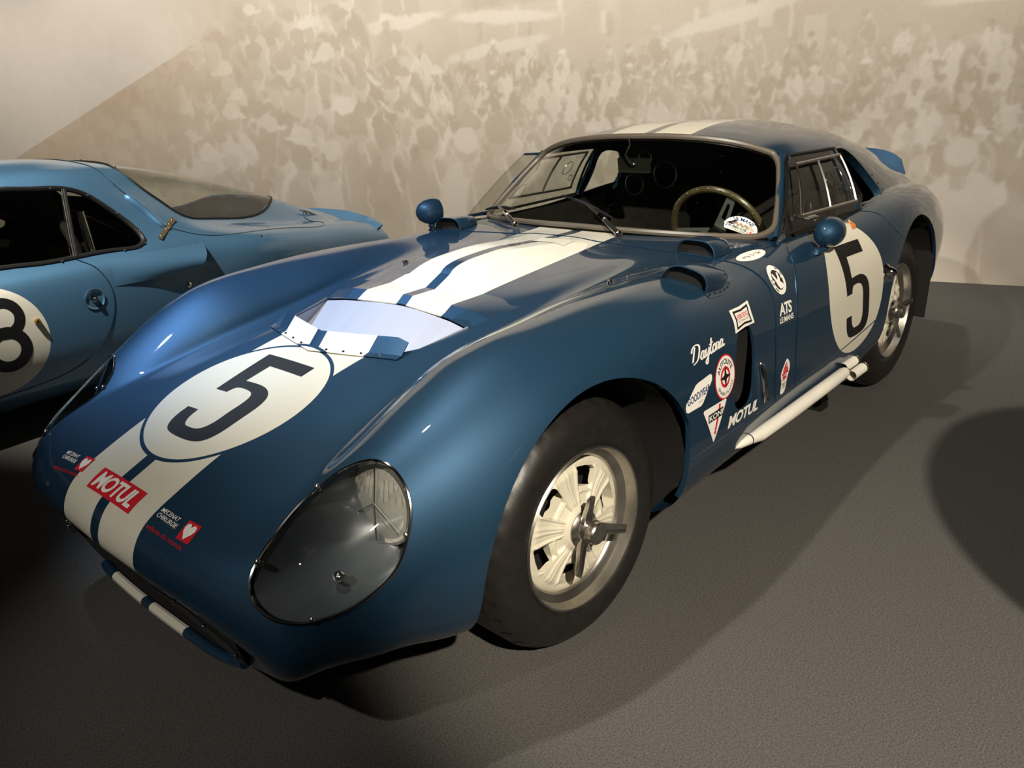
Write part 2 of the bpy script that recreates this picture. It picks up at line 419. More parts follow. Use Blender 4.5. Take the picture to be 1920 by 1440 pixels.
# the crowd photograph printed on the wall: every figure is drawn into the print's colours
def crowd_print():
    s0, s1, z1, st = -11.6, 1.6, 3.0, 0.0095
    ns, nz = int((s1-s0)/st), int(z1/st)
    S = s0+np.arange(ns)*st; Z = np.arange(nz)*st
    T = np.full((ns, nz), 0.48)                     # tone 0 dark .. 1 light
    rng = np.random.RandomState(7)
    def ell(cs, cz, rs, rz, tone, rot=0.0, soft=0.10, a=1.0, zmin=None):
        R = max(rs, rz)*1.2+.02
        i0, i1 = max(0, int((cs-R-s0)/st)), min(ns, int((cs+R-s0)/st)+1); j0, j1 = max(0, int((cz-R)/st)), min(nz, int((cz+R)/st)+1)
        if i1 <= i0 or j1 <= j0: return
        u = S[i0:i1, None]-cs; v = Z[None, j0:j1]-cz
        if rot: u, v = u*math.cos(rot)+v*math.sin(rot), -u*math.sin(rot)+v*math.cos(rot)
        d = np.sqrt((u/rs)**2+(v/rz)**2)
        m = np.clip((1-d)/soft+.5, 0, 1)*a
        if zmin is not None: m = m*(Z[None, j0:j1] > zmin)
        T[i0:i1, j0:j1] = T[i0:i1, j0:j1]*(1-m)+tone*m
    def quad(a0, a1, b0, b1, tone, a=1.0):
        i0, i1 = max(0, int((a0-s0)/st)), min(ns, int((a1-s0)/st)); j0, j1 = max(0, int(b0/st)), min(nz, int(b1/st))
        if i1 > i0 and j1 > j0: T[i0:i1, j0:j1] = T[i0:i1, j0:j1]*(1-a)+tone*a
    # stands and awnings at the top
    for k in range(60):
        c_ = rng.uniform(s0, s1); w = rng.uniform(.1, .9); zt = rng.uniform(1.45, 2.9) if c_ > -4 else rng.uniform(1.9, 2.9)
        quad(c_, c_+w, zt, zt+rng.uniform(.12, .5), rng.choice([.38, .44, .62, .68]), .8)
    for k in range(46):
        c_ = rng.uniform(-7, s1); zt = rng.uniform(1.55, 2.0); quad(c_, c_+rng.uniform(.015, .05), zt, zt+rng.uniform(.15, .4), rng.choice([.35, .66, .72]), .7)
    for k in range(7):
        c_ = rng.uniform(-6.5, .5); ell(c_, rng.uniform(1.55, 1.9), .45, .05, .70, rng.uniform(-.05, .25), .3)
    def person(cs, cz, h):
        coat = rng.choice([.33, .37, .42, .46, .66, .74], p=[.24, .22, .18, .12, .12, .12]); lit = .74
        lean = rng.uniform(-.15, .15)
        ell(cs+.10*h, cz-2.05*h, 1.12*h, 1.75*h, min(coat+.20, .76), lean, .12)
        ell(cs-.02*h, cz-2.12*h, 1.05*h, 1.75*h, coat, lean, .14)
        for q in range(rng.randint(1, 4)):           # folds, collars, sleeves
            ell(cs+rng.uniform(-.8, .8)*h, cz-rng.uniform(1.0, 2.4)*h, .09*h, rng.uniform(.3, .8)*h, rng.choice([lit, .62, .34]), rng.uniform(-.7, .7), .4, .8)
        if rng.rand() < .45:
            ell(cs+rng.uniform(-1, 1)*h, cz-rng.uniform(.6, 1.4)*h, .12*h, rng.uniform(.5, .9)*h, lit, rng.uniform(-1.4, 1.4), .35, .9)
        skin = rng.choice([.40, .46, .58, .64])
        ell(cs, cz-.62*h, .20*h, .25*h, skin-.05)
        ell(cs+.06*h, cz, .37*h, .50*h, min(skin+.16, .76)); ell(cs-.03*h, cz+.01*h, .35*h, .49*h, skin)
        r = rng.rand()
        if r < .30:                                   # hat or cap
            t = rng.choice([.72, .78, .36]); ell(cs, cz+.28*h, .42*h, .26*h, t); ell(cs+rng.uniform(-.25, .25)*h, cz+.16*h, .58*h, .09*h, t+.04, rng.uniform(-.2, .2))
        elif r < .85:
            ell(cs-.02*h, cz+.20*h, .39*h, .33*h, rng.choice([.34, .38, .42, .56])); 
        if rng.rand() < .5: ell(cs+.24*h, cz-.05*h, .08*h, .26*h, .76, .2, .5, .8)
    z = 2.35
    while z > -.25:
        hh = .1
        c_ = s0+rng.uniform(0, .2)
        while c_ < s1:
            w = np.clip((-3.2-c_)/1.8, 0, 1); w = w*w*(3-2*w)
            zt = 1.62*(1-w)+2.15*w; a_ = np.clip((zt-z)/zt, 0, 1.1)
            h = (.060+.170*a_**1.4)*(1-w)+(.190+.150*a_)*w
            if z < zt+rng.uniform(-.1, .12): person(c_, z+rng.uniform(-.3, .3)*h, h*rng.uniform(.85, 1.2))
            c_ += h*rng.uniform(1.5, 2.6)
            hh = h if c_ < -2 else hh
        z -= .11 if z > 1.0 else .19
    # nearest figures, seen from behind
    for (cs, cz, h, coat) in ((-5.3,.80,.30,.44),(-4.95,.86,.27,.62),(-4.62,1.08,.25,.40),(-4.35,.97,.30,.36),(-3.92,.95,.29,.42),(-3.55,.92,.30,.62),(-3.24,1.00,.32,.40),(-2.7,.86,.27,.38),
                              (-1.05,.62,.22,.40),(-.62,.70,.20,.44),(-.30,.74,.21,.38),(.06,.80,.25,.70),(.42,.62,.24,.42)):
        ell(cs+.12*h, cz-1.95*h, 1.10*h, 1.65*h, min(coat+.16, .76), 0, .10); ell(cs-.02*h, cz-2.0*h, 1.04*h, 1.65*h, coat, 0, .10)
        quad(cs-.98*h, cs+.92*h, max(0, cz-5.2*h), cz-2.0*h, coat, .9)
        ell(cs, cz-.60*h, .22*h, .25*h, .50); ell(cs+.05*h, cz-.02*h, .38*h, .50*h, .64); ell(cs-.02*h, cz-.02*h, .36*h, .49*h, .46); ell(cs-.02*h, cz+.14*h, .38*h, .36*h, .37 if coat < .6 else .70)
        ell(cs+.30*h, cz-1.1*h, .06*h, .55*h, .72, .35, .4, .8); ell(cs-.75*h, cz-1.9*h, .05*h, .8*h, .62, .1, .4, .7)
    # irregular outlines: push the drawing about with soft noise
    def soft(cell):
        a, b = ns//cell+3, nz//cell+3; g = rng.normal(0, 1, (a, b)); x = np.arange(ns)/cell; y = np.arange(nz)/cell
        i, j = x.astype(int), y.astype(int); u = (x-i)[:, None]; v = (y-j)[None, :]; u = u*u*(3-2*u); v = v*v*(3-2*v)
        return g[np.ix_(i, j)]*(1-u)*(1-v)+g[np.ix_(i+1, j)]*u*(1-v)+g[np.ix_(i, j+1)]*(1-u)*v+g[np.ix_(i+1, j+1)]*u*v
    big = np.clip((-2.6-S)/2.0, .25, 1)[:, None]
    dx = (soft(10)*1.3+soft(4)*.8)*big; dy = (soft(10)*1.3+soft(4)*.8)*big
    ii = np.clip(np.arange(ns)[:, None]+dx, 0, ns-1).astype(int); jj = np.clip(np.arange(nz)[None, :]+dy, 0, nz-1).astype(int)
    T = T[ii, jj]+soft(14)*.022+soft(40)*.02
    # the pale wedge at the left, with a brown edge to its right
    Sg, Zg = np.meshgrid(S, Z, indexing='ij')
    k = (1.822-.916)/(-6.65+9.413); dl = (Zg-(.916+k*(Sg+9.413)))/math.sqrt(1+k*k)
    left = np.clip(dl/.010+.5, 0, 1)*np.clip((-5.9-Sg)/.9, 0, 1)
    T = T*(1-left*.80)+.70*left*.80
    fade = np.clip((-4.6-Sg)/3.0, 0, 1)*(1-left); T = T*(1-.6*fade)+.47*.6*fade
    for _k in range(1):
        T[1:-1, 1:-1] = (T[1:-1, 1:-1]*2+T[:-2, 1:-1]+T[2:, 1:-1]+T[1:-1, :-2]+T[1:-1, 2:])/6
    T += rng.normal(0, .020, T.shape)
    t = np.clip(T, .15, .95)[..., None]
    dark, lightc = np.array((.440, .372, .285)), np.array((.690, .630, .545))
    col = dark+(lightc-dark)*np.clip((t-.25)/.55, 0, 1.1)
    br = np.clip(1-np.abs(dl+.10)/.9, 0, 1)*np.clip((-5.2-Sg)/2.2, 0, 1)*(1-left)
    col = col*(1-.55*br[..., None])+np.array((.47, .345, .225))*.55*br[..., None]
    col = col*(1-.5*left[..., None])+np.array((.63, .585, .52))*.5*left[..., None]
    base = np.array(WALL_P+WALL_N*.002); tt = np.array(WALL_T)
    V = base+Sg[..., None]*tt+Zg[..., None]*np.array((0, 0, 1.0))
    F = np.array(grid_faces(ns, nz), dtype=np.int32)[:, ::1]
    me = bpy.data.meshes.new('crowd_print'); nV, nF = ns*nz, len(F)
    me.vertices.add(nV); me.vertices.foreach_set('co', V.reshape(-1).astype(np.float32))
    me.loops.add(nF*4); me.loops.foreach_set('vertex_index', F.reshape(-1)); me.polygons.add(nF)
    me.polygons.foreach_set('loop_start', np.arange(nF, dtype=np.int32)*4); me.polygons.foreach_set('loop_total', np.full(nF, 4, dtype=np.int32))
    me.update(calc_edges=True)
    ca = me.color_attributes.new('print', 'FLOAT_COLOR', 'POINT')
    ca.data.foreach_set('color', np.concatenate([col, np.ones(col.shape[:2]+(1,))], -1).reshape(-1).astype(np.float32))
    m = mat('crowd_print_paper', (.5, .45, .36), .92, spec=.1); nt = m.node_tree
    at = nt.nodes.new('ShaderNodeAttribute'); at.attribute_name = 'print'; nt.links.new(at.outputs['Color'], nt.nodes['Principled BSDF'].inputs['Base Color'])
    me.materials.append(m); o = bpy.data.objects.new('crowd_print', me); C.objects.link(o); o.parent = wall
    return o
crowd = crowd_print()

# made-up oval board out of view, added to shade the carpet
def add_shadow_board():
    st = empty('shadow_board', (-0.36, 2.36, 0.0), 0.0)
    tag(st, 'unseen oval board on a post, added to cast the round floor shadow', 'sign')
    b = MB(); b.tube([(0, 0, 0.02), (0, 0, .98)], .02, 12); b.build('post', mat('dark_metal', (.03, .03, .03), .4, .8), st)
    b = MB(); b.lathe([(.0005, 0), (.20, 0), (.21, .01), (.20, .02), (.0005, .022)], 32, (0, 0, 0), 'z'); b.build('foot', mat('dark_foot', (.03, .03, .03), .5), st)
    n = Vector((0, .5, .866)); e = Vector((1, 0, 0)); u = n.cross(e); b = MB()
    P = [Vector((0, 0, 1.0))+e*.58*math.cos(2*math.pi*k/48)+u*.40*math.sin(2*math.pi*k/48) for k in range(48)]
    b.add(P+[p-n*.02 for p in P], [tuple(range(48)), tuple(range(95, 47, -1))]+[(i, (i+1) % 48, 48+(i+1) % 48, 48+i) for i in range(48)]); b.build('board', mat('grey_board', (.3, .3, .3), .6), st, smooth=False)
add_shadow_board()

# ---------------------------------------------------------------- race car number 5: the body shell
car5 = empty('race_car')
tag(car5, 'dark blue racing coupe with cream stripes and number 5', 'car', 'race cars on show')

# control net of the left half. columns: 0 centre line, 3 valley, 5 fender crest, 8 widest side, 11 underside centre
NET5 = [
 [(0.815,0,0.372),(0.809,0.16,0.368),(0.797,0.27,0.356),(0.782,0.35,0.337),(0.768,0.405,0.313),(0.756,0.44,0.29),(0.746,0.46,0.265),(0.739,0.455,0.238),(0.736,0.41,0.216),(0.737,0.31,0.2),(0.739,0.17,0.191),(0.74,0,0.188)],
 [(0.834,0,0.408),(0.83,0.17,0.405),(0.823,0.3,0.397),(0.81,0.42,0.383),(0.797,0.495,0.364),(0.776,0.572,0.33),(0.755,0.597,0.287),(0.733,0.575,0.25),(0.72,0.5,0.224),(0.712,0.36,0.205),(0.71,0.19,0.192),(0.71,0,0.188)],
 [(0.806,0,0.478),(0.803,0.18,0.475),(0.797,0.32,0.469),(0.785,0.45,0.46),(0.768,0.54,0.445),(0.742,0.615,0.416),(0.703,0.655,0.352),(0.674,0.65,0.292),(0.652,0.6,0.246),(0.634,0.46,0.212),(0.62,0.25,0.195),(0.62,0,0.19)],
 [(0.732,0,0.525),(0.73,0.19,0.523),(0.724,0.34,0.519),(0.711,0.465,0.515),(0.697,0.555,0.516),(0.668,0.638,0.497),(0.615,0.7,0.422),(0.582,0.713,0.328),(0.56,0.675,0.262),(0.54,0.54,0.212),(0.53,0.3,0.192),(0.53,0,0.19)],
 [(0.6,0,0.582),(0.597,0.19,0.58),(0.592,0.34,0.574),(0.582,0.455,0.571),(0.572,0.502,0.578),(0.545,0.615,0.6),(0.495,0.718,0.535),(0.462,0.758,0.425),(0.445,0.755,0.31),(0.43,0.66,0.21),(0.42,0.35,0.175),(0.42,0,0.17)],
 [(0.42,0,0.64),(0.418,0.19,0.637),(0.414,0.33,0.63),(0.408,0.435,0.624),(0.4,0.470,0.646),(0.385,0.595,0.695),(0.36,0.722,0.655),(0.34,0.79,0.54),(0.325,0.807,0.42),(0.31,0.77,0.25),(0.3,0.45,0.17),(0.3,0,0.16)],
 [(0.205,0,0.693),(0.205,0.19,0.69),(0.205,0.32,0.682),(0.203,0.408,0.677),(0.2,0.442,0.713),(0.197,0.585,0.778),(0.19,0.725,0.742),(0.185,0.802,0.645),(0.18,0.83,0.5),(0.18,0.805,0.28),(0.18,0.45,0.17),(0.18,0,0.16)],
 [(0,0,0.728),(0,0.19,0.725),(0,0.32,0.717),(0,0.405,0.712),(0,0.440,0.746),(0,0.59,0.806),(0,0.73,0.772),(0,0.808,0.685),(0,0.837,0.53),(0,0.812,0.29),(0,0.45,0.17),(0,0,0.16)],
 [(-0.22,0,0.765),(-0.22,0.19,0.762),(-0.22,0.33,0.755),(-0.22,0.416,0.75),(-0.22,0.452,0.776),(-0.22,0.595,0.818),(-0.22,0.73,0.787),(-0.22,0.808,0.7),(-0.22,0.838,0.535),(-0.22,0.812,0.275),(-0.22,0.45,0.17),(-0.22,0,0.16)],
 [(-0.47,0,0.792),(-0.47,0.19,0.79),(-0.47,0.35,0.785),(-0.47,0.44,0.782),(-0.47,0.51,0.8),(-0.47,0.605,0.82),(-0.47,0.725,0.787),(-0.47,0.797,0.7),(-0.47,0.827,0.535),(-0.47,0.803,0.275),(-0.47,0.45,0.17),(-0.47,0,0.16)],
 [(-0.75,0,0.818),(-0.75,0.19,0.816),(-0.75,0.36,0.813),(-0.75,0.47,0.811),(-0.75,0.545,0.814),(-0.75,0.625,0.812),(-0.75,0.722,0.772),(-0.75,0.785,0.685),(-0.75,0.813,0.535),(-0.75,0.79,0.275),(-0.75,0.45,0.17),(-0.75,0,0.16)],
 [(-1.02,0,0.84),(-1.02,0.19,0.838),(-1.02,0.38,0.835),(-1.02,0.5,0.831),(-1.02,0.585,0.824),(-1.02,0.655,0.81),(-1.02,0.725,0.765),(-1.02,0.778,0.67),(-1.02,0.803,0.535),(-1.02,0.782,0.275),(-1.02,0.45,0.17),(-1.02,0,0.16)],
 [(-1.32,0,0.845),(-1.32,0.2,0.843),(-1.32,0.4,0.841),(-1.32,0.53,0.837),(-1.32,0.61,0.83),(-1.32,0.672,0.812),(-1.32,0.73,0.765),(-1.32,0.778,0.67),(-1.32,0.801,0.535),(-1.32,0.78,0.275),(-1.32,0.45,0.17),(-1.32,0,0.16)],
 [(-1.62,0,0.85),(-1.62,0.2,0.848),(-1.62,0.4,0.846),(-1.62,0.54,0.842),(-1.62,0.62,0.835),(-1.62,0.682,0.816),(-1.62,0.738,0.768),(-1.62,0.785,0.67),(-1.62,0.807,0.535),(-1.62,0.785,0.275),(-1.62,0.45,0.17),(-1.62,0,0.16)],
 [(-1.9,0,0.86),(-1.9,0.2,0.858),(-1.9,0.4,0.855),(-1.9,0.53,0.853),(-1.9,0.615,0.852),(-1.9,0.685,0.838),(-1.9,0.755,0.79),(-1.9,0.803,0.69),(-1.9,0.822,0.54),(-1.9,0.8,0.33),(-1.9,0.45,0.17),(-1.9,0,0.16)],
 [(-2.15,0,0.87),(-2.15,0.2,0.868),(-2.15,0.4,0.863),(-2.15,0.52,0.866),(-2.15,0.6,0.87),(-2.15,0.675,0.862),(-2.15,0.755,0.82),(-2.15,0.805,0.71),(-2.15,0.825,0.56),(-2.15,0.8,0.35),(-2.15,0.45,0.18),(-2.15,0,0.17)],
 [(-2.4,0,0.86),(-2.4,0.2,0.858),(-2.4,0.4,0.853),(-2.4,0.51,0.858),(-2.4,0.585,0.864),(-2.4,0.655,0.858),(-2.4,0.735,0.815),(-2.4,0.785,0.71),(-2.4,0.805,0.56),(-2.4,0.785,0.36),(-2.4,0.45,0.2),(-2.4,0,0.19)],
 [(-2.75,0,0.84),(-2.75,0.2,0.838),(-2.75,0.4,0.833),(-2.75,0.49,0.836),(-2.75,0.56,0.838),(-2.75,0.62,0.828),(-2.75,0.685,0.785),(-2.75,0.73,0.69),(-2.75,0.745,0.57),(-2.75,0.72,0.4),(-2.75,0.45,0.25),(-2.75,0,0.24)],
 [(-3.05,0,0.82),(-3.05,0.2,0.818),(-3.05,0.38,0.812),(-3.05,0.46,0.808),(-3.05,0.52,0.803),(-3.05,0.575,0.785),(-3.05,0.63,0.735),(-3.05,0.665,0.66),(-3.05,0.68,0.57),(-3.05,0.65,0.43),(-3.05,0.42,0.32),(-3.05,0,0.31)],
 [(-3.24,0,0.8),(-3.24,0.2,0.798),(-3.24,0.36,0.79),(-3.24,0.43,0.783),(-3.24,0.48,0.775),(-3.24,0.53,0.755),(-3.24,0.58,0.71),(-3.24,0.61,0.65),(-3.24,0.62,0.57),(-3.24,0.6,0.46),(-3.24,0.4,0.38),(-3.24,0,0.37)],
]
def full_net(half):
    H = np.array(half, float)
    mir = H[:, 1:].copy(); mir[:, :, 1] *= -1
    # columns: left underside ... left ... centre ... right ... ; drop doubled underside centre
    return np.concatenate([H[:, ::-1], mir], axis=1)

G5, N5 = net(full_net(NET5), 0.016, 0.016)
# carburettor bulge on the bonnet
def bulge(x, y):
    h = pch([-.93,-.80,-.66,-.50,-.39,-.325,-.275,-.235], [0,.012,.030,.048,.050,.043,.012,0], x)
    w = np.clip((0.20-np.abs(y+0.02))/0.11, 0, 1); w = w*w*(3-2*w)
    return h*w
_top = (G5[..., 2] > 0.6) & (G5[..., 0] < -0.2) & (G5[..., 0] > -1.0)
G5[..., 2] += np.where(_top, bulge(G5[..., 0].ravel(), G5[..., 1].ravel()).reshape(G5.shape[:2]), 0)
N5 = gnorm(G5)
nu, nv = G5.shape[:2]
V5 = G5.reshape(-1, 3); NN5 = N5.reshape(-1, 3); F5 = grid_faces(nu, nv)
BVH5 = BVHTree.FromPolygons([Vector(v) for v in V5], F5)

def hit(o, d, bvh=None, maxd=5.0):
    h = (bvh or BVH5).ray_cast(Vector(o), Vector(d).normalized(), maxd)
    return (h[0], h[1]) if h[0] is not None else (None, None)
def top_at(x, y): return hit((x, y, 3), (0, 0, -1))
def side_at(x, z, s=1): return hit((x, 3*s, z), (0, -s, 0))

# roof, door tops and fastback: half net, columns 0 centre ... 3 roof rail ... 5 belt
NETR = [
 [(-1.37,0,1.134),(-1.376,.2,1.130),(-1.400,.4,1.106),(-1.434,.53,1.066),(-1.44,.60,.96),(-1.44,.672,.83)],
 [(-1.55,0,1.162),(-1.55,.2,1.158),(-1.55,.4,1.130),(-1.55,.540,1.080),(-1.55,.61,.965),(-1.55,.68,.83)],
 [(-1.75,0,1.174),(-1.75,.2,1.170),(-1.75,.4,1.139),(-1.75,.542,1.084),(-1.75,.615,.965),(-1.75,.687,.835)],
 [(-1.95,0,1.168),(-1.95,.2,1.164),(-1.95,.4,1.132),(-1.95,.535,1.072),(-1.95,.612,.96),(-1.95,.687,.84)],
 [(-2.20,0,1.135),(-2.20,.2,1.130),(-2.20,.4,1.098),(-2.20,.525,1.028),(-2.20,.60,.94),(-2.20,.668,.85)],
 [(-2.50,0,1.080),(-2.50,.2,1.075),(-2.50,.39,1.040),(-2.50,.500,.968),(-2.50,.57,.90),(-2.50,.625,.84)],
 [(-2.80,0,1.010),(-2.80,.2,1.005),(-2.80,.38,.970),(-2.80,.475,.902),(-2.80,.53,.86),(-2.80,.57,.81)],
 [(-3.05,0,.940),(-3.05,.2,.935),(-3.05,.36,.905),(-3.05,.44,.86),(-3.05,.49,.82),(-3.05,.53,.78)],
 [(-3.23,0,.885),(-3.23,.2,.88),(-3.23,.34,.85),(-3.23,.42,.81),(-3.23,.46,.77),(-3.23,.5,.73)],
]
GR, NR = net(full_net(NETR), 0.018, 0.018)
nuR, nvR = GR.shape[:2]
VR = GR.reshape(-1, 3); NNR = NR.reshape(-1, 3); FR = grid_faces(nuR, nvR)
BVHR = BVHTree.FromPolygons([Vector(v) for v in VR], FR)

# windscreen net: rows base -> top, half columns centre -> pillar
NETW = [
 [(-.985,0,.846),(-.992,.2,.844),(-1.032,.4,.839),(-1.095,.55,.833),(-1.178,.648,.826)],
 [(-1.185,0,1.000),(-1.192,.2,.998),(-1.228,.4,.984),(-1.272,.525,.966),(-1.318,.594,.955)],
 [(-1.37,0,1.134),(-1.376,.2,1.130),(-1.400,.4,1.106),(-1.420,.49,1.080),(-1.434,.533,1.064)],
]
GW, NW = net(full_net(NETW), 0.02, 0.02)

# ---------------------------------------------------------------- openings in the shell
HL = [(.488,.593,.639),(.477,.631,.637),(.475,.666,.618),(.479,.691,.591),(.490,.707,.560),(.509,.716,.524),(.528,.720,.493),(.553,.719,.464),
      (.585,.710,.441),(.621,.697,.422),(.654,.680,.410),(.684,.663,.405),(.713,.644,.403),(.733,.627,.407),(.752,.603,.415),(.762,.574,.430),
      (.763,.553,.446),(.756,.538,.464),(.743,.531,.483),(.725,.526,.500),(.695,.521,.521),(.653,.514,.543),(.610,.508,.563),(.562,.512,.584),
      (.525,.534,.611),(.503,.563,.629)]
HLD = np.array((.66, .42, .62)); HLD /= np.linalg.norm(HLD)
HE1 = np.cross(HLD, (0, 0, 1.)); HE1 /= np.linalg.norm(HE1); HE2 = np.cross(HE1, HLD)
HLc = np.mean(np.array(HL), axis=0)
HLpoly = bez_closed(np.stack([(np.array(HL)-HLc)@HE1, (np.array(HL)-HLc)@HE2], 1), 3)

def f_head(V):
    W = V.copy(); W[:, 1] = np.abs(W[:, 1]); q = W-HLc
    d = in_poly(np.stack([q@HE1, q@HE2], 1), HLpoly)
    return np.where((V[:, 0] > 0.40) & (np.abs(V[:, 1]) > .42) & (V[:, 2] > .3), d, 1.0)

FW = (0.0, 0.745, 0.316); RW = (-2.286, 0.715, 0.342)       # wheel centres (outer face)
def f_farch(V):
    x = V[:, 0]-0.004; z = V[:, 2]-0.316
    r = np.sqrt(x*x+np.maximum(z, 0)**2)-0.384
    d = np.maximum(r, -(V[:, 0]+0.338))          # straight rear edge
    return np.where(np.abs(V[:, 1]) > .44, d, 1.0)
def f_rarch(V):
    x = V[:, 0]+2.245; z = V[:, 2]-0.36
    r = np.sqrt(x*x+np.maximum(z, 0)**2)-0.405
    return np.where(np.abs(V[:, 1]) > .44, r, 1.0)

VENT = [(.172,0),(.140,.19),(.110,.262),(.075,.285),(-.078,.312),(-.100,.20),(-.118,0)]
VENT = VENT + [(x, -y) for x, y in VENT[-2:0:-1]]
VENTs = np.array(VENT)
def f_vent(V): return np.where(V[:, 2] > .55, in_poly(V[:, :2], VENTs), 1.0)

SV = [(-.640,.640),(-.655,.655),(-.735,.650),(-.742,.630),(-.735,.500),(-.715,.440),(-.700,.432),(-.612,.450),(-.602,.462),(-.625,.60)]
SVs = bez_closed(SV, 3)
def f_sidevent(V): return np.where(np.abs(V[:, 1]) > .7, in_poly(V[:, [0, 2]], SVs), 1.0)

CAB = [(-.965,0),(-.975,.2),(-1.015,.4),(-1.08,.555),(-1.165,.652),(-1.30,.668),(-1.60,.680),(-1.86,.680),(-2.12,.655),(-2.25,.55),(-2.4,.4),(-2.4,0)]
CAB = np.array(CAB + [(x, -y) for x, y in CAB[-2:0:-1]])
def f_cab(V): return np.where(V[:, 2] > .6, in_poly(V[:, :2], CAB), 1.0)

# the clear headlamp covers are the pieces of the skin cut out here
CV, CN, CF = clip(V5, NN5, F5, lambda V: np.where(V[:, 1] > 0, -f_head(V), -1.0))
Vb, Nb, Fb = clip(V5, NN5, F5, f_farch, lip=0.014, lip_z=.27)
Vb, Nb, Fb = clip(Vb, Nb, Fb, f_rarch, lip=0.014, lip_z=.30)
Vb, Nb, Fb = clip(Vb, Nb, Fb, f_head, lip=0.012)
Vb, Nb, Fb = clip(Vb, Nb, Fb, f_vent, lip=0.004)
Vb, Nb, Fb = clip(Vb, Nb, Fb, f_sidevent, lip=0.008)
Vb, Nb, Fb = clip(Vb, Nb, Fb, f_cab)
shell = mobj('body_shell', Vb, Fb, MT['body'], car5, True, Nb)
tag(shell, 'blue bodywork with two cream stripes and round number panels')

def two(P): return [Vector(P), Vector((P[0], -P[1], P[2]))]

# dark liners: wheel wells, side vents, nose duct
for nm, (cx, cy, cz), r, x0, x1 in (('front_wheel_well', FW, .40, -.345, .40), ('rear_wheel_well', RW, .42, -2.67, -1.83)):
    for s in (1, -1):
        b = MB(); pts = []
        for k in range(15):
            a = math.pi*k/14; pts.append((min(max(cx*0+((x0+x1)/2)+((x1-x0)/2)*math.cos(a), x0), x1), cz+r*math.sin(a)))
        pts = [(x1, .29)]+pts+[(x0, .29)]
        n = len(pts)
        Vv = []
        for x, z in pts:
            h, _n = side_at(x, max(z, .285)); Vv.append((x, s*((h.y if h else .76)-(.012 if z > .3 else .03)), z))
        if x0 > -1: pts = pts+[(x0, .17)]; n += 1; Vv = Vv+[(x0, s*.69, .17)]
        Vv += [(x, s*.46, z) for x, z in pts]
        b.add(Vv, [(i, i+1, n+i+1, n+i) for i in range(n-1)]+[tuple(n+i for i in range(n))])
        o = b.build(nm, MT['dark'], car5)
for s in (1, -1):
    b = MB(); P = [(x, z) for x, z in SVs]; n = len(P)
    b.add([(x, s*.785, z) for x, z in P]+[(x, s*.62, z) for x, z in P], [(i, (i+1) % n, n+(i+1) % n, n+i) for i in range(n)]+[tuple(n+i for i in range(n))])
    b.build('side_vent_duct', MT['dark'], car5)
# louvre pipes seen inside the side vent
b = MB()
b.tube([(-.66,.74,.44),(-.67,.72,.52),(-.69,.70,.60)], .012, 8); b.tube([(-.70,.73,.43),(-.71,.72,.50),(-.69,.68,.58)], .010, 8)
b.build('hose', MT['rubber'], car5)
b = MB()
NZ = np.array(NET5[0]); NZ = np.concatenate([NZ, (NZ*[1, -1, 1])[-2:0:-1]])
m = len(NZ); ring2 = NZ*[1, .92, 1]-[.22, 0, 0]; ring2[:, 2] = .28+(ring2[:, 2]-.28)*.9
b.add(list(NZ)+list(ring2), [(i, (i+1) % m, m+(i+1) % m, m+i) for i in range(m)]+[tuple(m+i for i in range(m))])
b.build('nose_intake', MT['dark'], car5)
# rolled lower lip of the nose opening, striped like the bonnet
lipP = smooth_line([(.745,-.26,.199),(.748,-.23,.196),(.749,-.2,.194),(.751,0,.190),(.749,.2,.194),(.745,.36,.206),(.742,.43,.226)], 8)
MB().tube([Vector(p) for p in lipP], .0125, 10).build('lower_lip', MT['body'], car5)
# dark plates riveted in the corners of the nose opening
for s in (1, -1):
    b = MB(); pl = [(.806,.20,.352),(.790,.31,.338),(.762,.425,.282),(.748,.452,.236),(.752,.42,.242),(.772,.33,.288)]
    pl = [Vector((x+.004, s*y, z)) for x, y, z in pl]
    b.add(pl+[p-Vector((.006, 0, 0.004)) for p in pl], [tuple(range(6)), tuple(range(11, 5, -1))]+[(i, (i+1) % 6, 6+(i+1) % 6, 6+i) for i in range(6)])
    o = b.build('nose_plate', mat('grey_plate', (.06, .06, .06), .35, .5), car5, smooth=False)
    for q in ((.792,.275,.338),(.776,.36,.306),(.756,.435,.256)):
        MB().ball((q[0]+.006, s*q[1], q[2]+.002), .0055, 8, 6).build('rivet', MT['chrome'], o)

# ---------------------------------------------------------------- roof, windscreen, side windows
SIDEWIN = [(-1.30,.80),(-1.30,1.20),(-1.452,1.069),(-1.60,1.066),(-1.846,1.062),(-1.838,.80)]
QUART = bez_closed([(-1.868,.835),(-1.868,.95),(-1.868,1.052),(-1.93,1.056),(-2.00,1.040),(-2.075,.985),(-2.125,.915),(-2.135,.865),(-2.10,.838),(-2.0,.832)], 4)
def f_side(V): return np.where((np.abs(V[:, 1]) > .44) & (V[:, 2] < 1.09), in_poly(V[:, [0, 2]], SIDEWIN), 1.0)
def f_quart(V): return np.where(np.abs(V[:, 1]) > .44, in_poly(V[:, [0, 2]], QUART), 1.0)
Vr, Nr, Fr = clip(VR, NNR, FR, f_side, lip=0.015)
Vr, Nr, Fr = clip(Vr, Nr, Fr, f_quart, lip=0.03)
roof = tag(mobj('roof_panel', Vr, Fr, MT['body'], car5, True, Nr), 'blue roof and fastback with two cream stripes')

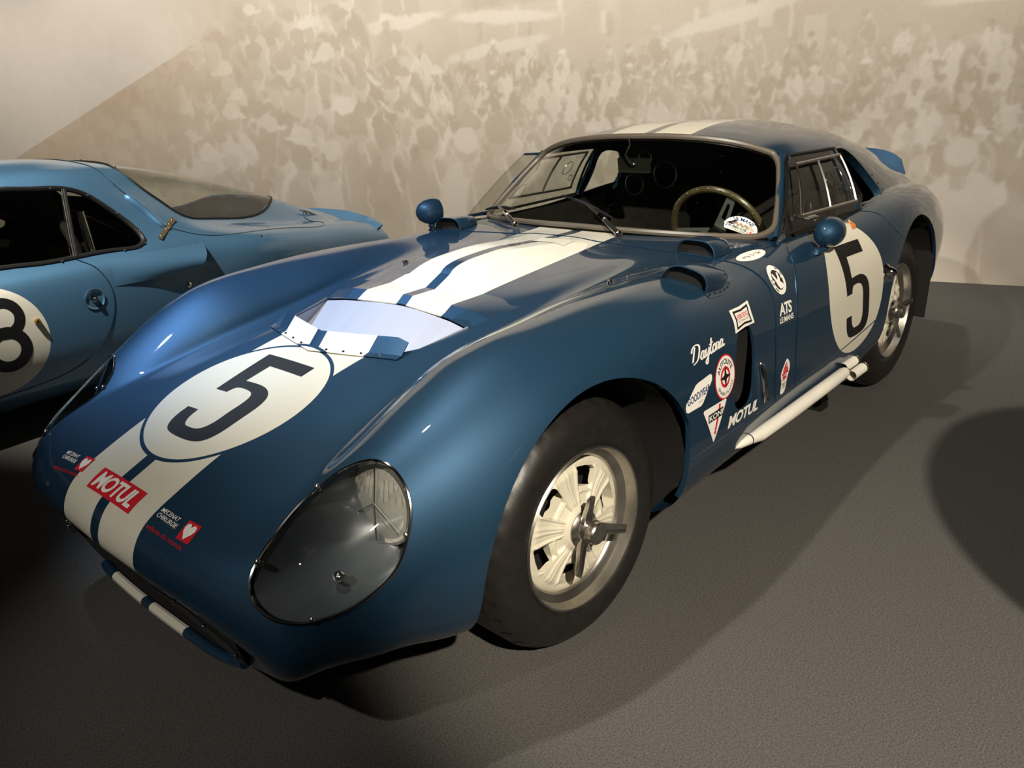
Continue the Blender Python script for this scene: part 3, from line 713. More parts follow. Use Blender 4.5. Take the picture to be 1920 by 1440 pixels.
# rounded-corner outline in the net's own coordinates, sampled to points on the glass
def gw_at(u, v):
    i, j = v*(GW.shape[0]-1), u*(GW.shape[1]-1); i0, j0 = min(int(i), GW.shape[0]-2), min(int(j), GW.shape[1]-2); a, b = i-i0, j-j0
    return (GW[i0, j0]*(1-a)*(1-b)+GW[i0+1, j0]*a*(1-b)+GW[i0, j0+1]*(1-a)*b+GW[i0+1, j0+1]*a*b)
def rr_outline(ru, rv, n=10, pad=0.0):
    P = []
    for cu, cv, a0 in ((1-ru, 1-rv, 0), (ru, 1-rv, 90), (ru, rv, 180), (1-ru, rv, 270)):
        for k in range(n+1):
            a = math.radians(a0+90*k/n); P.append((cu+ru*math.cos(a), cv+rv*math.sin(a)))
    Q = []
    for p, q in zip(P, P[1:]+P[:1]):
        m = max(1, int(max(abs(q[0]-p[0])*40, abs(q[1]-p[1])*12))); Q += [(p[0]+(q[0]-p[0])*t/m, p[1]+(q[1]-p[1])*t/m) for t in range(m)]
    return Q
RR = rr_outline(.045, .17)
nW = GW.shape[:2]; UVW = np.stack(np.meshgrid(np.linspace(0, 1, nW[0]), np.linspace(0, 1, nW[1]), indexing='ij')[::-1], -1).reshape(-1, 2)
_gwv = GW.reshape(-1, 3)
def f_ws(V):
    k = np.array([int(np.argmin(((_gwv-v)**2).sum(1))) for v in V]); q = UVW[k]
    return np.where(np.abs(((_gwv[k]-V)**2).sum(1)) < 1e-12, -in_poly(q, np.array(RR)), 1.0)
wV, wN, wF = clip(_gwv, NW.reshape(-1, 3), grid_faces(*nW), f_ws)
ws = mobj('windscreen', wV, wF, MT['glass'], car5, True)
per = [gw_at(u, v) for u, v in RR]
MB().tube([Vector(p)+Vector((.002, 0, .003)) for p in per], .0110, 8, closed=True).build('windscreen_frame', MT['brownseal'], car5)
# blue surround between the rounded glass and the pillars
SUR = MB(); k4 = len(RR)
outer = []
for u, v in RR:
    du, dv = u-.5, v-.5; m_ = max(abs(du), abs(dv)); outer.append((.5+du*.5/m_, .5+dv*.5/m_))
SUR.add([gw_at(u, v) for u, v in RR]+[gw_at(u, v) for u, v in outer], [(i, (i+1) % k4, k4+(i+1) % k4, k4+i) for i in range(k4)])
SUR.build('windscreen_surround', MT['blue'], car5)
for s in (1, -1):
    # pillar beside the windscreen
    b = MB(); A0 = Vector((-1.19, s*.655, .822)); A1 = Vector((-1.437, s*.541, 1.066)); w = Vector((-.026, s*.006, 0))
    b.tube([A0, A0.lerp(A1, .5)+Vector((.004, s*.004, .004)), A1], [.017, .015, .013], 8)
    b.build('windscreen_pillar', MT['blue'], car5)
    # sliding plexiglass door window
    c0, c1, c2, c3 = Vector((-1.205, s*.662, .828)), Vector((-1.445, s*.549, 1.064)), Vector((-1.85, s*.560, 1.060)), Vector((-1.842, s*.680, .838))
    n = (c1-c0).cross(c3-c0).normalized(); n = n if n.y*s > 0 else -n
    b = MB(); nI = 7
    V = []; 
    for i in range(nI):
        for j in range(nI):
            u, v = i/(nI-1), j/(nI-1)
            p = c0.lerp(c3, u).lerp(c1.lerp(c2, u), v); V.append(p+n*.012*math.sin(math.pi*v))
    b.add(V, grid_faces(nI, nI)); dw = b.build('door_window', MT['plexi'], car5)
    P = lambda u, v, o=.016: c0.lerp(c3, u).lerp(c1.lerp(c2, u), v)+n*(o+.012*math.sin(math.pi*v))
    for (u0, v0), (u1, v1), wd in (((.16, .16), (.94, .12), .007), ((.10, .84), (.95, .86), .006), ((.50, .84), (.56, .13), .005), ((.93, .13), (.95, .86), .005), ((.17, .16), (.12, .84), .003)):
        q = MB(); k = 6
        q.tube([P(u0+(u1-u0)*t/k, v0+(v1-v0)*t/k) for t in range(k+1)], wd, 6); q.build('window_track', MT['steel'], dw)
    for (u, v, r) in ((.24, .25, .045), (.76, .55, .05), (.87, .33, .022)):
        q = MB(); q.tube([P(u+r*1.2*math.cos(a)/1.0, v+r*2.6*math.sin(a)) for a in [2*math.pi*k/20 for k in range(20)]], .0016, 5, closed=True)
        q.build('finger_hole', MT['steel'], dw)
    q = MB(); k = 5; loop = [(0, 0), (1, 0), (1, 1), (0, 1)]; pts = []
    for a, b2 in zip(loop, loop[1:]+loop[:1]):
        pts += [P(a[0]+(b2[0]-a[0])*t/k, a[1]+(b2[1]-a[1])*t/k, .002) for t in range(k)]
    q.tube(pts, .006, 6, closed=True); q.build('window_seal', MT['rubber'], dw)
    # clear wind deflector standing off the pillar, with riveted brackets
    d0, d1 = Vector((-1.092, s*.695, .822)), Vector((-1.372, s*.592, 1.068))
    b = MB(); i0, i1 = A0+Vector((-.02, s*.012, 0)), A1+Vector((-.02, s*.012, 0)); k = 6
    V = [d0.lerp(d1, t/k)+Vector((0, s*.012*math.sin(math.pi*t/k), 0)) for t in range(k+1)]+[i0.lerp(i1, t/k) for t in range(k+1)]
    V += [v+Vector((.001, s*.004, 0)) for v in V]; m = k+1
    F = [(i, i+1, m+i+1, m+i) for i in range(k)]+[(2*m+i, 3*m+i, 3*m+i+1, 2*m+i+1) for i in range(k)]+[(i, 2*m+i, 2*m+i+1, i+1) for i in range(k)]
    b.add(V, F); df = b.build('wind_deflector', MT['plexi'], car5)
    MB().tube([d0.lerp(d1, t/k)+Vector((.001, s*.012*math.sin(math.pi*t/k), 0)) for t in range(k+1)], .0035, 6).build('deflector_edge', MT['lens'], df)
    for (pa, pb, ht) in ((d0, i0, .03), (d1, i1, .02)):
        q = MB(); t_ = (pb-pa); up = Vector((-.25, -s*.10, .25)).normalized() if pa is d0 else Vector((.25, s*.10, -.25)).normalized(); nn = t_.cross(up).normalized()*.004
        if nn.y*s < 0: nn = -nn
        a0, a1, a2, a3 = pa+nn*1.6, pb+nn*1.6, pb+up*ht*.9+nn*1.6, pa+up*ht*.55+nn*1.6
        q.add([a0, a1, a2, a3, a0-nn, a1-nn, a2-nn, a3-nn], [(0, 1, 2, 3), (7, 6, 5, 4), (0, 4, 5, 1), (1, 5, 6, 2), (2, 6, 7, 3), (3, 7, 4, 0)])
        br = q.build('deflector_bracket', MT['blue'], df, smooth=False)
        for k2 in range(4):
            MB().ball(a0.lerp(a1, .14+.24*k2)+up*ht*.38, .0042, 8, 6).build('rivet', MT['chrome'], df)
    # riveted edge around the quarter opening
    q = MB(); pts = []
    for x, z in QUART:
        h, nn = hit((x, 3*s, z), (0, -s, 0), BVHR)
        if h: pts.append(h+Vector((0, s*.002, 0)))
    q.tube(pts, .0055, 6, closed=True); qf = q.build('quarter_opening_frame', MT['lens'], car5)
    for k2 in range(22, 36, 2):
        if k2 < len(pts): MB().ball(pts[k2]+Vector((-.012, s*.004, .0)), .004, 8, 6).build('rivet', MT['chrome'], qf)

# tail spoiler
b = MB(); prof = [(y, .84+.125*max(0, 1-abs(y/.445)**5)**.55) for y in np.linspace(-.445, .445, 29)]
V = []
for dx in (0, -.012):
    for y, z in prof: V.append((-3.10+dx-.35*(z-.84)-.10*abs(y)**2, y, z))
    for y, z in prof: V.append((-3.05+dx, y, .80))
m = len(prof)
F = [(i, i+1, m+i+1, m+i) for i in range(m-1)]+[(2*m+i, 3*m+i, 3*m+i+1, 2*m+i+1) for i in range(m-1)]+[(i, 2*m+i, 2*m+i+1, i+1) for i in range(m-1)]
b.add(V, F); b.build('tail_spoiler', MT['blue'], car5)
# tail panel closing the back
tp = MB(); TL = [Vector(p) for p in G5[-1]]; tp.add(TL, [tuple(range(len(TL)))]); tp.build('tail_panel', MT['blue'], car5, smooth=False)
TL = [Vector(p) for p in GR[-1]]; tp = MB(); tp.add(TL, [tuple(range(len(TL)))]); tp.build('tail_panel', MT['blue'], car5, smooth=False)

# ---------------------------------------------------------------- bonnet vent
# raised trailing lip behind the vent
b = MB(); ys = [-1, -.75, -.5, -.25, 0, .25, .5, .75, 1]
E0, E1, E2, E3 = [], [], [], []
for t in ys:
    a_ = abs(t)
    y0 = t*.312; x0 = -.118+.040*a_**1.6; h0 = top_at(x0-.006, y0)[0]; E0.append(Vector((x0, y0, h0.z-.002)))
    y1 = t*.334; x1 = -.146+.006*a_; h1 = top_at(x1, y1)[0]; E1.append(Vector((x1, y1, h1.z+.016-.011*a_**4)))
    y2 = t*.350; x2 = -.235; h2 = top_at(x2, y2)[0]; E2.append(Vector((x2, y2, h2.z+.004-.003*a_**3)))
    x3 = -.31; h3 = top_at(x3, y2)[0]; E3.append(Vector((x3, y2, h3.z-.003)))
m = len(ys)
b.add(E0+E1+E2+E3, [(k*m+i, k*m+i+1, (k+1)*m+i+1, (k+1)*m+i) for k in range(3) for i in range(m-1)])
sk = [top_at(-.10, s*.337)[0] for s in (-1, 1)]
b.add([E0[0], E1[0], E2[0], Vector((-.14, -.337, top_at(-.14, -.337)[0].z-.004))], [(0, 1, 2, 3)])
b.add([E0[-1], E1[-1], E2[-1], Vector((-.14, .337, top_at(-.14, .337)[0].z-.004))], [(0, 1, 2, 3)])
b.build('vent_lip', MT['body'], car5, auto=9)
# white duct below the vent
b = MB(); rear = [p+Vector((.003, 0, -.004)) for p in E0]; m = len(rear)
front = [Vector((.20, p.y*.86, .570)) for p in rear]
b.add(rear+front, [(i, i+1, m+i+1, m+i) for i in range(m-1)])
for s in (1, -1):
    sw = [Vector((-.078, s*.314, .738)), Vector((.075, s*.287, .710)), Vector((.112, s*.262, .700)), Vector((.20, s*.268, .570)), Vector((-.078, s*.312, .730))]
    b.add(sw, [(0, 1, 2, 3, 4)])
b.build('vent_duct', MT['duct'], car5, smooth=False)
# bent deflector flap in front of the vent, riveted
b = MB(); yy = np.linspace(-.285, .285, 21); base, knee, top = [], [], []
for y in yy:
    x = .199-.055*abs(y)/.285-(.012*(abs(y)/.285)**2)
    hz = top_at(x, y)[0].z; base.append(Vector((x+.018, y, top_at(x+.018, y)[0].z+.0025)))
    knee.append(Vector((x, y, hz+.004)))
    hgt = .040 if abs(y) < .275 else .030
    top.append(Vector((x-.034, y*.97, hz+hgt)))
m = len(yy)
V = base+knee+top; V2 = [v+Vector((.0015, 0, .002)) for v in V]
F = [(k*m+i, k*m+i+1, (k+1)*m+i+1, (k+1)*m+i) for k in range(2) for i in range(m-1)]
rim_ = [(i, i+1, 3*m+i+1, 3*m+i) for i in range(m-1)]+[(2*m+i, 5*m+i, 5*m+i+1, 2*m+i+1) for i in range(m-1)]
b.add(V+V2, F+[tuple(i+3*m for i in f)[::-1] for f in F]+rim_)
flap = b.build('vent_flap', MT['body'], car5, auto=20)
for k in range(m):
    if k % 2 == 0 and 1 < k < m-1 and k != 10:
        MB().ball(base[k].lerp(knee[k], .45)+Vector((0, 0, .003)), .0036, 8, 5).build('rivet', MT['black_dec'] if abs(yy[k]) < .19 else MT['steel'], flap)

# ---------------------------------------------------------------- headlamps
HL3 = [Vector(p) for p in HL]
for s in (1, -1):
    mir = lambda v: Vector((v[0], v[1]*s, v[2]))
    cov = mobj('headlamp_cover', CV*[1, s, 1], [f if s > 0 else f[::-1] for f in CF], MT['lens'], car5, True, CN*[1, s, 1])
    loop = []
    for u, v in HLpoly:
        p = HLc+u*HE1+v*HE2
        h, n_ = hit(Vector(p)+Vector(HLD)*.3, -Vector(HLD)); loop.append((h if h else Vector(p)))
    loopm = [mir(p) for p in loop]
    MB().tube([p+Vector(HLD*[1, s, 1])*.001 for p in loopm], .0030, 6, closed=True).build('cover_rim', MT['chrome'], cov)
    for q in ((.564,.512,.584),(.727,.532,.500),(.703,.652,.413),(.512,.712,.523)):
        n_ = BVH5.find_nearest(Vector(q))[1]
        MB().ball(mir(Vector(q)+n_*.003), .0062, 10, 7).build('cover_screw', MT['steel'], cov)
    # painted bowl behind the cover
    ctr = sum(loop, Vector())/len(loop); din = Vector((-1, -.06, -.10)).normalized(); b = MB(); rings = []
    for k, (sc, dp) in enumerate(((1.0, .010), (1.0, .06), (.97, .12), (.90, .165), (.72, .19), (.40, .20), (.02, .20))):
        rings.append([mir(ctr+(p-ctr)*sc+din*dp) for p in loop])
    n = len(loop); V = [v for r in rings for v in r]
    b.add(V, [(k*n+i, k*n+(i+1) % n, (k+1)*n+(i+1) % n, (k+1)*n+i) for k in range(len(rings)-1) for i in range(n)])
    hb = b.build('headlamp_bowl', MT['bowl'], car5)
    # round sealed-beam lamp
    L0 = Vector((.455, s*.585, .536)); ax = Vector((.98, s*.04, .10)).normalized()
    Mx = ax.to_track_quat('X', 'Z').to_matrix()
    def lat(prof, n=40):
        q = MB(); q.lathe(prof, n, axis='x'); q.V = [Mx @ v + L0 for v in q.V]; return q
    lat([(.070,-.12),(.090,-.06),(.094,-.03),(.098,-.005),(.097,.008),(.090,.014),(.084,.011),(.083,.0)]).build('headlamp_ring', MT['ring'], hb)
    lat([(.083,.004),(.072,-.022),(.05,-.042),(.025,-.052),(.001,-.054)]).build('reflector', MT['reflector'], hb)
    lat([(.012,-.05),(.012,-.02),(.016,-.008),(.001,-.006)], 16).build('bulb_shield', MT['steel'], hb)
    # domed fluted lens
    q = MB(); nr, na = 26, 26; V = []
    for i in range(nr):
        for j in range(na):
            u = -1+2*i/(nr-1); v = -1+2*j/(na-1)
            # square to disc
            uu = u*math.sqrt(1-v*v/2); vv = v*math.sqrt(1-u*u/2)
            d2 = uu*uu+vv*vv
            V.append(Mx @ Vector((.010+.014*(1-d2)+.0022*math.cos(uu*46)*(1 if vv > .05 else .3), uu*.084, vv*.084))+L0)
    q.add(V, grid_faces(nr, na)); q.build('lens', MT['fluted'], hb)
    MB().tube([L0+ax*.027+Mx @ Vector((0, 0, .084)), L0+ax*.031, L0+ax*.027+Mx @ Vector((0, 0, -.084))], .0013, 5).build('lens_wire', MT['steel'], hb)
    MB().tube([L0+ax*.027+Mx @ Vector((0, -.07, -.045)), L0+ax*.032, L0+ax*.027+Mx @ Vector((0, .07, -.045))], .0013, 5).build('lens_wire', MT['steel'], hb)
    MB().ball((.60, s*.60, .43), (.014, .014, .012), 12, 8).build('marker_bulb', MT['chrome'], hb)
# ---------------------------------------------------------------- wheels
def tyre_mesh(R, w):
    k = R/.316
    prof = [(.201,-.012),(.2085,.0),(.222,.010),(.242,.0125),(.266,.010),(.286,.0),(.300,-.014),(.309,-.026),(.314,-.038)]
    prof = [(.2085+(r-.2085)*(R-.2085)/(.316-.2085) if r > .2085 else r, h) for r, h in prof]
    tw0, tw1 = -.042, -(w-.042); m = 5
    for i in range(m):
        a_ = tw0+(tw1-tw0)*i/m; b2 = tw0+(tw1-tw0)*(i+1)/m; g = (b2-a_)*.16
        prof += [(R, a_+g*.5), (R, b2-g), (R-.006, b2-g*.9), (R-.006, b2-g*.1)] if i < m-1 else [(R, a_+g*.5), (R, b2)]
    prof += [(R-.004,-(w-.03)),(R-.012,-(w-.02)),(R-.03,-(w-.006)),(R-.055,-w),(.235,-w),(.205,-w+.02),(.200,-w+.03)]
    n = 144; b = MB(); b.lathe(prof, n)
    for i, (r, h) in enumerate(prof):
        if R-.010 < r < R-.0005 and h > -.04:
            for q in range(n):
                if q % 4 < 1: 
                    v = b.V[i*n+q]; f = (r-.0075)/r; b.V[i*n+q] = Vector((v.x*f, v.y, v.z*f))
    return b

def spoke_face():
    """cream six-window centre: polar sheet, windows cut out with deep walls"""
    nr, na = 34, 216; rr = np.linspace(.024, .1735, nr); aa = np.linspace(0, 2*math.pi, na, endpoint=False)
    Rg, Ag = np.meshgrid(rr, aa, indexing='ij')
    ph = (Ag*6/(2*math.pi)) % 1.0; d = np.minimum(ph, 1-ph)*60     # degrees from window centre 0..30
    base = pch([.024,.05,.062,.085,.12,.15,.165,.1735], [-.006,-.008,-.018,-.025,-.030,-.031,-.033,-.040], rr)[:, None]
    span = np.clip((Rg-.058)/.012, 0, 1)*np.clip((.158-Rg)/.012, 0, 1)
    rib = np.exp(-((d-15.5)/1.6)**2)*.010 + np.exp(-((d-27.5)/1.4)**2)*.005
    pad = np.clip((d-17)/3, 0, 1)*.004
    inner = np.exp(-((Rg-.091)/.0035)**2)*np.clip((15-d)/3, 0, 1)*.010
    H = base+span*(rib+pad)+inner
    G = np.stack([Rg*np.cos(Ag), H, Rg*np.sin(Ag)], -1)
    G = np.concatenate([G, G[:, :1]], 1)
    N = gnorm(G); N *= np.sign(N[..., 1:2])
    nv_ = na+1; F = grid_faces(nr, nv_)
    F = [tuple(f[::-1]) for f in F]
    wins = []
    for k in range(6):
        a0 = 2*math.pi*k/6
        q = [(.100,-.022),(.100,.022),(.108,.029),(.142,.037),(.149,.030),(.151,0),(.149,-.030),(.142,-.037),(.108,-.029)]
        wins.append([(r*math.cos(a0)-t*math.sin(a0), r*math.sin(a0)+t*math.cos(a0)) for r, t in q])
    def fw(V):
        P2 = V[:, [0, 2]]; return np.min([in_poly(P2, w) for w in wins], axis=0)
    return clip(G.reshape(-1, 3), N.reshape(-1, 3), F, fw, lip=0.034)

SF = spoke_face()
def make_wheel(name, loc, R, w, steer, spin, s, mk):
    M = Matrix.Translation(loc) @ Matrix.Rotation(steer if s > 0 else math.pi+steer, 4, 'Z') @ Matrix.Rotation(spin, 4, 'Y')
    if mk is None:
        b = MB(); b.lathe([(.2085,-.004),(.2095,.003),(.206,.008),(.202,.006),(.1995,-.004),(.197,-.016),(.1955,-.022),(.187,-.027),(.1795,-.030),(.1742,-.036),(.172,-.055)], 96)
        rim = b.build('wheel', MT['alloy'], car5)
        face = mobj('wheel_centre', SF[0], SF[2], MT['wheel'], rim, True, SF[1])
        face.data.validate()
        bk = MB(); bk.lathe([(.02,-.11),(.16,-.11),(.172,-.09),(.190,-.15)], 48); bk.build('brake_disc', MT['dark'], rim)
        ty = tyre_mesh(R, w).build('tyre', MT['tyre'], rim, auto=30)
        # three-eared knock-off nut
        b = MB(); b.lathe([(.046,-.014),(.047,-.004),(.040,.004),(.034,.006),(.033,.016),(.0305,.020),(.0305,.026),(.028,.028),(.028,.040),(.025,.044),(.001,.0445)], 40)
        sp = b.build('knock_off_nut', MT['steel'], rim)
        for k in range(3):
            a0 = math.radians(90+120*k)
            er = Vector((math.cos(a0), 0, math.sin(a0))); et = Vector((-math.sin(a0), 0, math.cos(a0))); ey = Vector((0, 1, 0))
            st = [(.022,.008,.017,.010),(.042,.013,.0155,.011),(.066,.023,.0135,.010),(.090,.034,.012,.009),(.108,.040,.011,.008),(.112,.041,.008,.005)]
            q = MB(); V = []
            for (r, h, hw, th) in st:
                c_ = er*r+ey*h
                for (a_, e_) in ((-1, -.2), (-1, .7), (-.62, 1), (-.30, .55), (.30, .55), (.62, 1), (1, .7), (1, -.2), (.6, -1), (-.6, -1)):
                    V.append(c_+et*hw*a_+ey*th*e_*(.8 if abs(e_) > .9 else 1))
            n = 10; F = [(i*n+j, i*n+(j+1) % n, (i+1)*n+(j+1) % n, (i+1)*n+j) for i in range(len(st)-1) for j in range(n)]+[tuple(range(n)), tuple((len(st)-1)*n+j for j in range(n))[::-1]]
            q.add(V, F); q.build('nut_ear', MT['steel'], rim, auto=50)
        for k in range(6):
            a0 = math.radians(60*k+30)
            q = MB(); q.lathe([(.0001,.0),(.004,.0),(.004,-.012)], 10, (.052*math.cos(a0), -.018, .052*math.sin(a0))); q.build('drive_pin', MT['wheel'], rim)
    else:
        rim = mk.copy(); C.objects.link(rim)
        for ch in mk.children:
            c_ = ch.copy(); C.objects.link(c_); c_.parent = rim
    rim.matrix_world = M
    return rim

wfl = make_wheel('wheel', (0.0, .752, .316), .316, .185, -.034, math.radians(14), 1, None)
tag(wfl, 'front wheel with cream six window centre and three eared nut')
wrl = make_wheel('wheel', (-2.286, .716, .342), .342, .235, 0.0, math.radians(48), 1, None)
wfr = make_wheel('wheel', (0.0, -.752, .316), .316, .185, -.034, 0.3, -1, wfl)
wrr = make_wheel('wheel', (-2.286, -.716, .342), .342, .235, 0.0, .8, -1, wrl)
for w_ in (wrl, wfr, wrr):
    if 'label' in w_: del w_['label']

# ---------------------------------------------------------------- air scoops
def scoop(name, O, ew, el, n, w, L, h, flange=0.0, rivets=0, parent=car5, drop=0.75):
    O = Vector(O); ew = Vector(ew).normalized(); el = Vector(el).normalized(); n = Vector(n).normalized()
    nu_, nt_ = 25, 12; ext = 1+flange
    us = [math.sin(-math.pi/2+math.pi*i/(nu_-1)) for i in range(nu_)]
    if flange: us = [-ext]+us+[ext]
    def surf(u, t, dh):
        p = O+ew*w*u+el*L*t
        q, nn = hit(p+n*.3, -n)
        return (q if q else p)+n*dh
    V = []; nn_ = len(us); low = []
    for it in range(nt_):
        t = it/(nt_-1)
        hw = math.sqrt(max(0, 1-max(0, (t-.25)/.75)**2.2))                 # narrowing to the back
        for u in us:
            if abs(u) > 1.0001: V.append(surf((abs(u)*hw+.02)*math.copysign(1, u) if t < .97 else u*.5, t*1.06, .0015)); continue
            hh = h*max(0, 1-abs(u)**4.0)**.55*math.sqrt(max(0, 1-(t*.985)**2.4))
            V.append(surf(u*hw, t, hh+.002))
    F = [(i*nn_+j, i*nn_+j+1, (i+1)*nn_+j+1, (i+1)*nn_+j) for i in range(nt_-1) for j in range(nn_-1)]
    b = MB(); b.add(V, F); sc = b.build(name, MT['blue'], parent, auto=40)
    # bright rolled front edge and black throat
    fr = [V[j] for j in range(nn_)]
    MB().tube([p for p in fr[(1 if flange else 0):(nn_-1 if flange else nn_)]], .0022, 6).build('scoop_edge', MT['blue'], sc)
    inner = [p.lerp(surf(0, .0, h*.4), .04) for p in fr[(1 if flange else 0):(nn_-1 if flange else nn_)]]
    b = MB(); back = [p+el*L*.12 for p in inner]; m_ = len(inner)
    b.add(inner+[p+el*L*.14-n*.004 for p in inner], [(i, i+1, m_+i+1, m_+i) for i in range(m_-1)]+[tuple(m_+i for i in range(m_))])
    b.build('scoop_throat', MT['dark'], sc)
    if rivets:
        for k in range(rivets):
            t = .06+.9*k/(rivets-1)
            hw = math.sqrt(max(0, 1-max(0, (t-.25)/.75)**2.2))
            p = surf((1+flange*.45)*hw+.01, t, .004) if t < .93 else surf(.3, 1.02, .004)
            MB().ball(p, .0034, 8, 5).build('rivet', MT['chrome'], sc)
    return sc
for s in (1, -1):
    scoop('cowl_scoop', (-.842, s*.550, .812), (0.02, s, 0), (-1, s*.06, 0), (0, 0, 1), .068, .155, .044)
scoop('fender_scoop', (-.548, .683, .800), (-.40, .90, -.36), (-1, .02, -.02), (0, .42, .90), .064, .200, .046, flange=.26, rivets=7)

# ---------------------------------------------------------------- mirrors
def mirror(base, ctr, yaw):
    base, ctr = Vector(base), Vector(ctr)
    M = Matrix.Rotation(yaw, 3, 'Z')
    b = MB(); b.lathe([(.0005,.062),(.018,.058),(.034,.046),(.045,.026),(.050,.004),(.051,-.018),(.049,-.030),(.046,-.030),(.045,-.024)], 32, axis='x')
    b.V = [M @ v + ctr for v in b.V]
    mo = b.build('mirror', MT['blue'], car5)
    b = MB(); b.lathe([(.0455,-.025),(.0005,-.025)], 24, axis='x'); b.V = [M @ v + ctr for v in b.V]; b.build('mirror_glass', MT['chrome'], mo)
    b = MB(); low = ctr+Vector((0, 0, -.044))
    b.tube([base, base+Vector((0, 0, .008)), base.lerp(low, .45), base.lerp(low, .62), low, ctr], [.020, .017, .010, .015, .011, .012], 14)
    b.build('mirror_stem', MT['blue'], mo)
    return mo
mirror((-1.330, .733, .757), (-1.362, .758, .826), .10)
hb_, _n = top_at(-.845, -.640)
mirror(hb_, (-.838, -.640, .886), -.15)

# ---------------------------------------------------------------- shut lines
def near(p, off=0.0):
    h = BVH5.find_nearest(Vector(p)); return h[0]+h[1]*off
def shut_line(pts, name='shut_line', r=.0022, m='navy_gap', both=False, edge=True):
    P = smooth_line(pts, 6)
    for s in ((1, -1) if both else (1,)):
        MB().tube([near((p[0], p[1]*s, p[2]), -.0004) for p in P], r, 6).build(name, MT[m], shell)
        if m == 'navy_gap' and edge: MB().tube([near((p[0]-.0045, p[1]*s, p[2]), -.0006) for p in P], .0022, 6).build('panel_edge', MT['blue'], shell)
MT['navy_gap'] = paint('dark_blue_gap', (.006, .03, .07), .25, .6)
L1a = [(-.849,.345,.823),(-.838,.45,.820),(-.835,.55,.815),(-.838,.632,.811),(-.858,.658,.806),(-.872,.676,.798),(-.892,.704,.782),(-.911,.731,.758),(-.925,.756,.725),(-.924,.775,.686),(-.905,.795,.620),(-.890,.808,.50),(-.898,.806,.40),(-.904,.802,.372)]
shut_line(L1a, both=True)
shut_line([(-.849,-.345,.823),(-.856,-.17,.828),(-.858,0,.829),(-.856,.17,.828),(-.849,.345,.823)])
shut_line([(-.904,.802,.372),(-.75,.811,.376),(-.55,.822,.383),(-.345,.834,.390)], r=.0030, m='blue', both=True)
shut_line([(-1.19,.690,.800),(-1.168,.709,.784),(-1.153,.728,.764),(-1.125,.752,.728),(-1.083,.781,.659),(-1.055,.800,.56),(-1.046,.806,.47),(-1.056,.801,.381)], both=True)
shut_line([(-1.056,.801,.381),(-1.22,.800,.386),(-1.398,.801,.395),(-1.55,.805,.41),(-1.686,.813,.432),(-1.76,.818,.445)], both=True)
shut_line([(-1.778,.683,.843),(-1.887,.712,.824),(-1.930,.752,.795),(-1.954,.783,.757),(-2.003,.801,.720)], r=.0028, m='blue', both=True)

# ---------------------------------------------------------------- decals: flat print laid on the skin
def flat(polys=None, text=None, shear=0.0, bold=0.0, spacing=1.0):
    if text:
        cu = bpy.data.curves.new('t', 'FONT'); cu.body = text; cu.shear = shear; cu.offset = bold; cu.space_character = spacing; cu.resolution_u = 3
        cu.dimensions = '2D'; cu.fill_mode = 'BOTH'
    else:
        cu = bpy.data.curves.new('p', 'CURVE'); cu.dimensions = '2D'; cu.fill_mode = 'BOTH'
        for poly in polys:
            sp = cu.splines.new('POLY'); sp.points.add(len(poly)-1); sp.use_cyclic_u = True
            for q, (x, y) in zip(sp.points, poly): q.co = (x, y, 0, 1)
    o = bpy.data.objects.new('tmp', cu); C.objects.link(o); bpy.context.view_layer.update()
    me = bpy.data.meshes.new_from_object(o.evaluated_get(bpy.context.evaluated_depsgraph_get()))
    V = np.array([v.co[:2] for v in me.vertices]); F = [tuple(p.vertices) for p in me.polygons]
    bpy.data.objects.remove(o); bpy.data.curves.remove(cu); bpy.data.meshes.remove(me)
    return V, F

def fit(VF, box=(0, 0, 1, 1)):
    V, F = VF; lo, hi = V.min(0), V.max(0); V = (V-lo)/(hi-lo)
    return np.stack([box[0]+V[:, 0]*(box[2]-box[0]), box[1]+V[:, 1]*(box[3]-box[1])], 1), F

def arc(VF, cx, cy, r0, r1, a0, a1):
    """bend a unit-box shape along an arc (angles in degrees), foot at r0"""
    V, F = fit(VF); a = np.radians(a0+(a1-a0)*V[:, 0]); r = r0+(r1-r0)*V[:, 1]
    return np.stack([cx+r*np.cos(a), cy+r*np.sin(a)], 1), F

def circle(cx, cy, r, n=40, ry=None): return [(cx+r*math.cos(2*math.pi*k/n), cy+(ry or r)*math.sin(2*math.pi*k/n)) for k in range(n)]

def stroke(lines, w):
    """ribbons along polylines"""
    V, F = [], []
    for ln in lines:
        P = smooth_line(ln, 5); T = np.gradient(P, axis=0); T /= np.linalg.norm(T, axis=1, keepdims=True)+1e-9
        Nn = np.stack([-T[:, 1], T[:, 0]], 1)*w/2; n0 = len(V)
        V += list(P+Nn)+list(P-Nn); k = len(P)
        F += [(n0+i, n0+i+1, n0+k+i+1, n0+k+i) for i in range(k-1)]
    return np.array(V), F

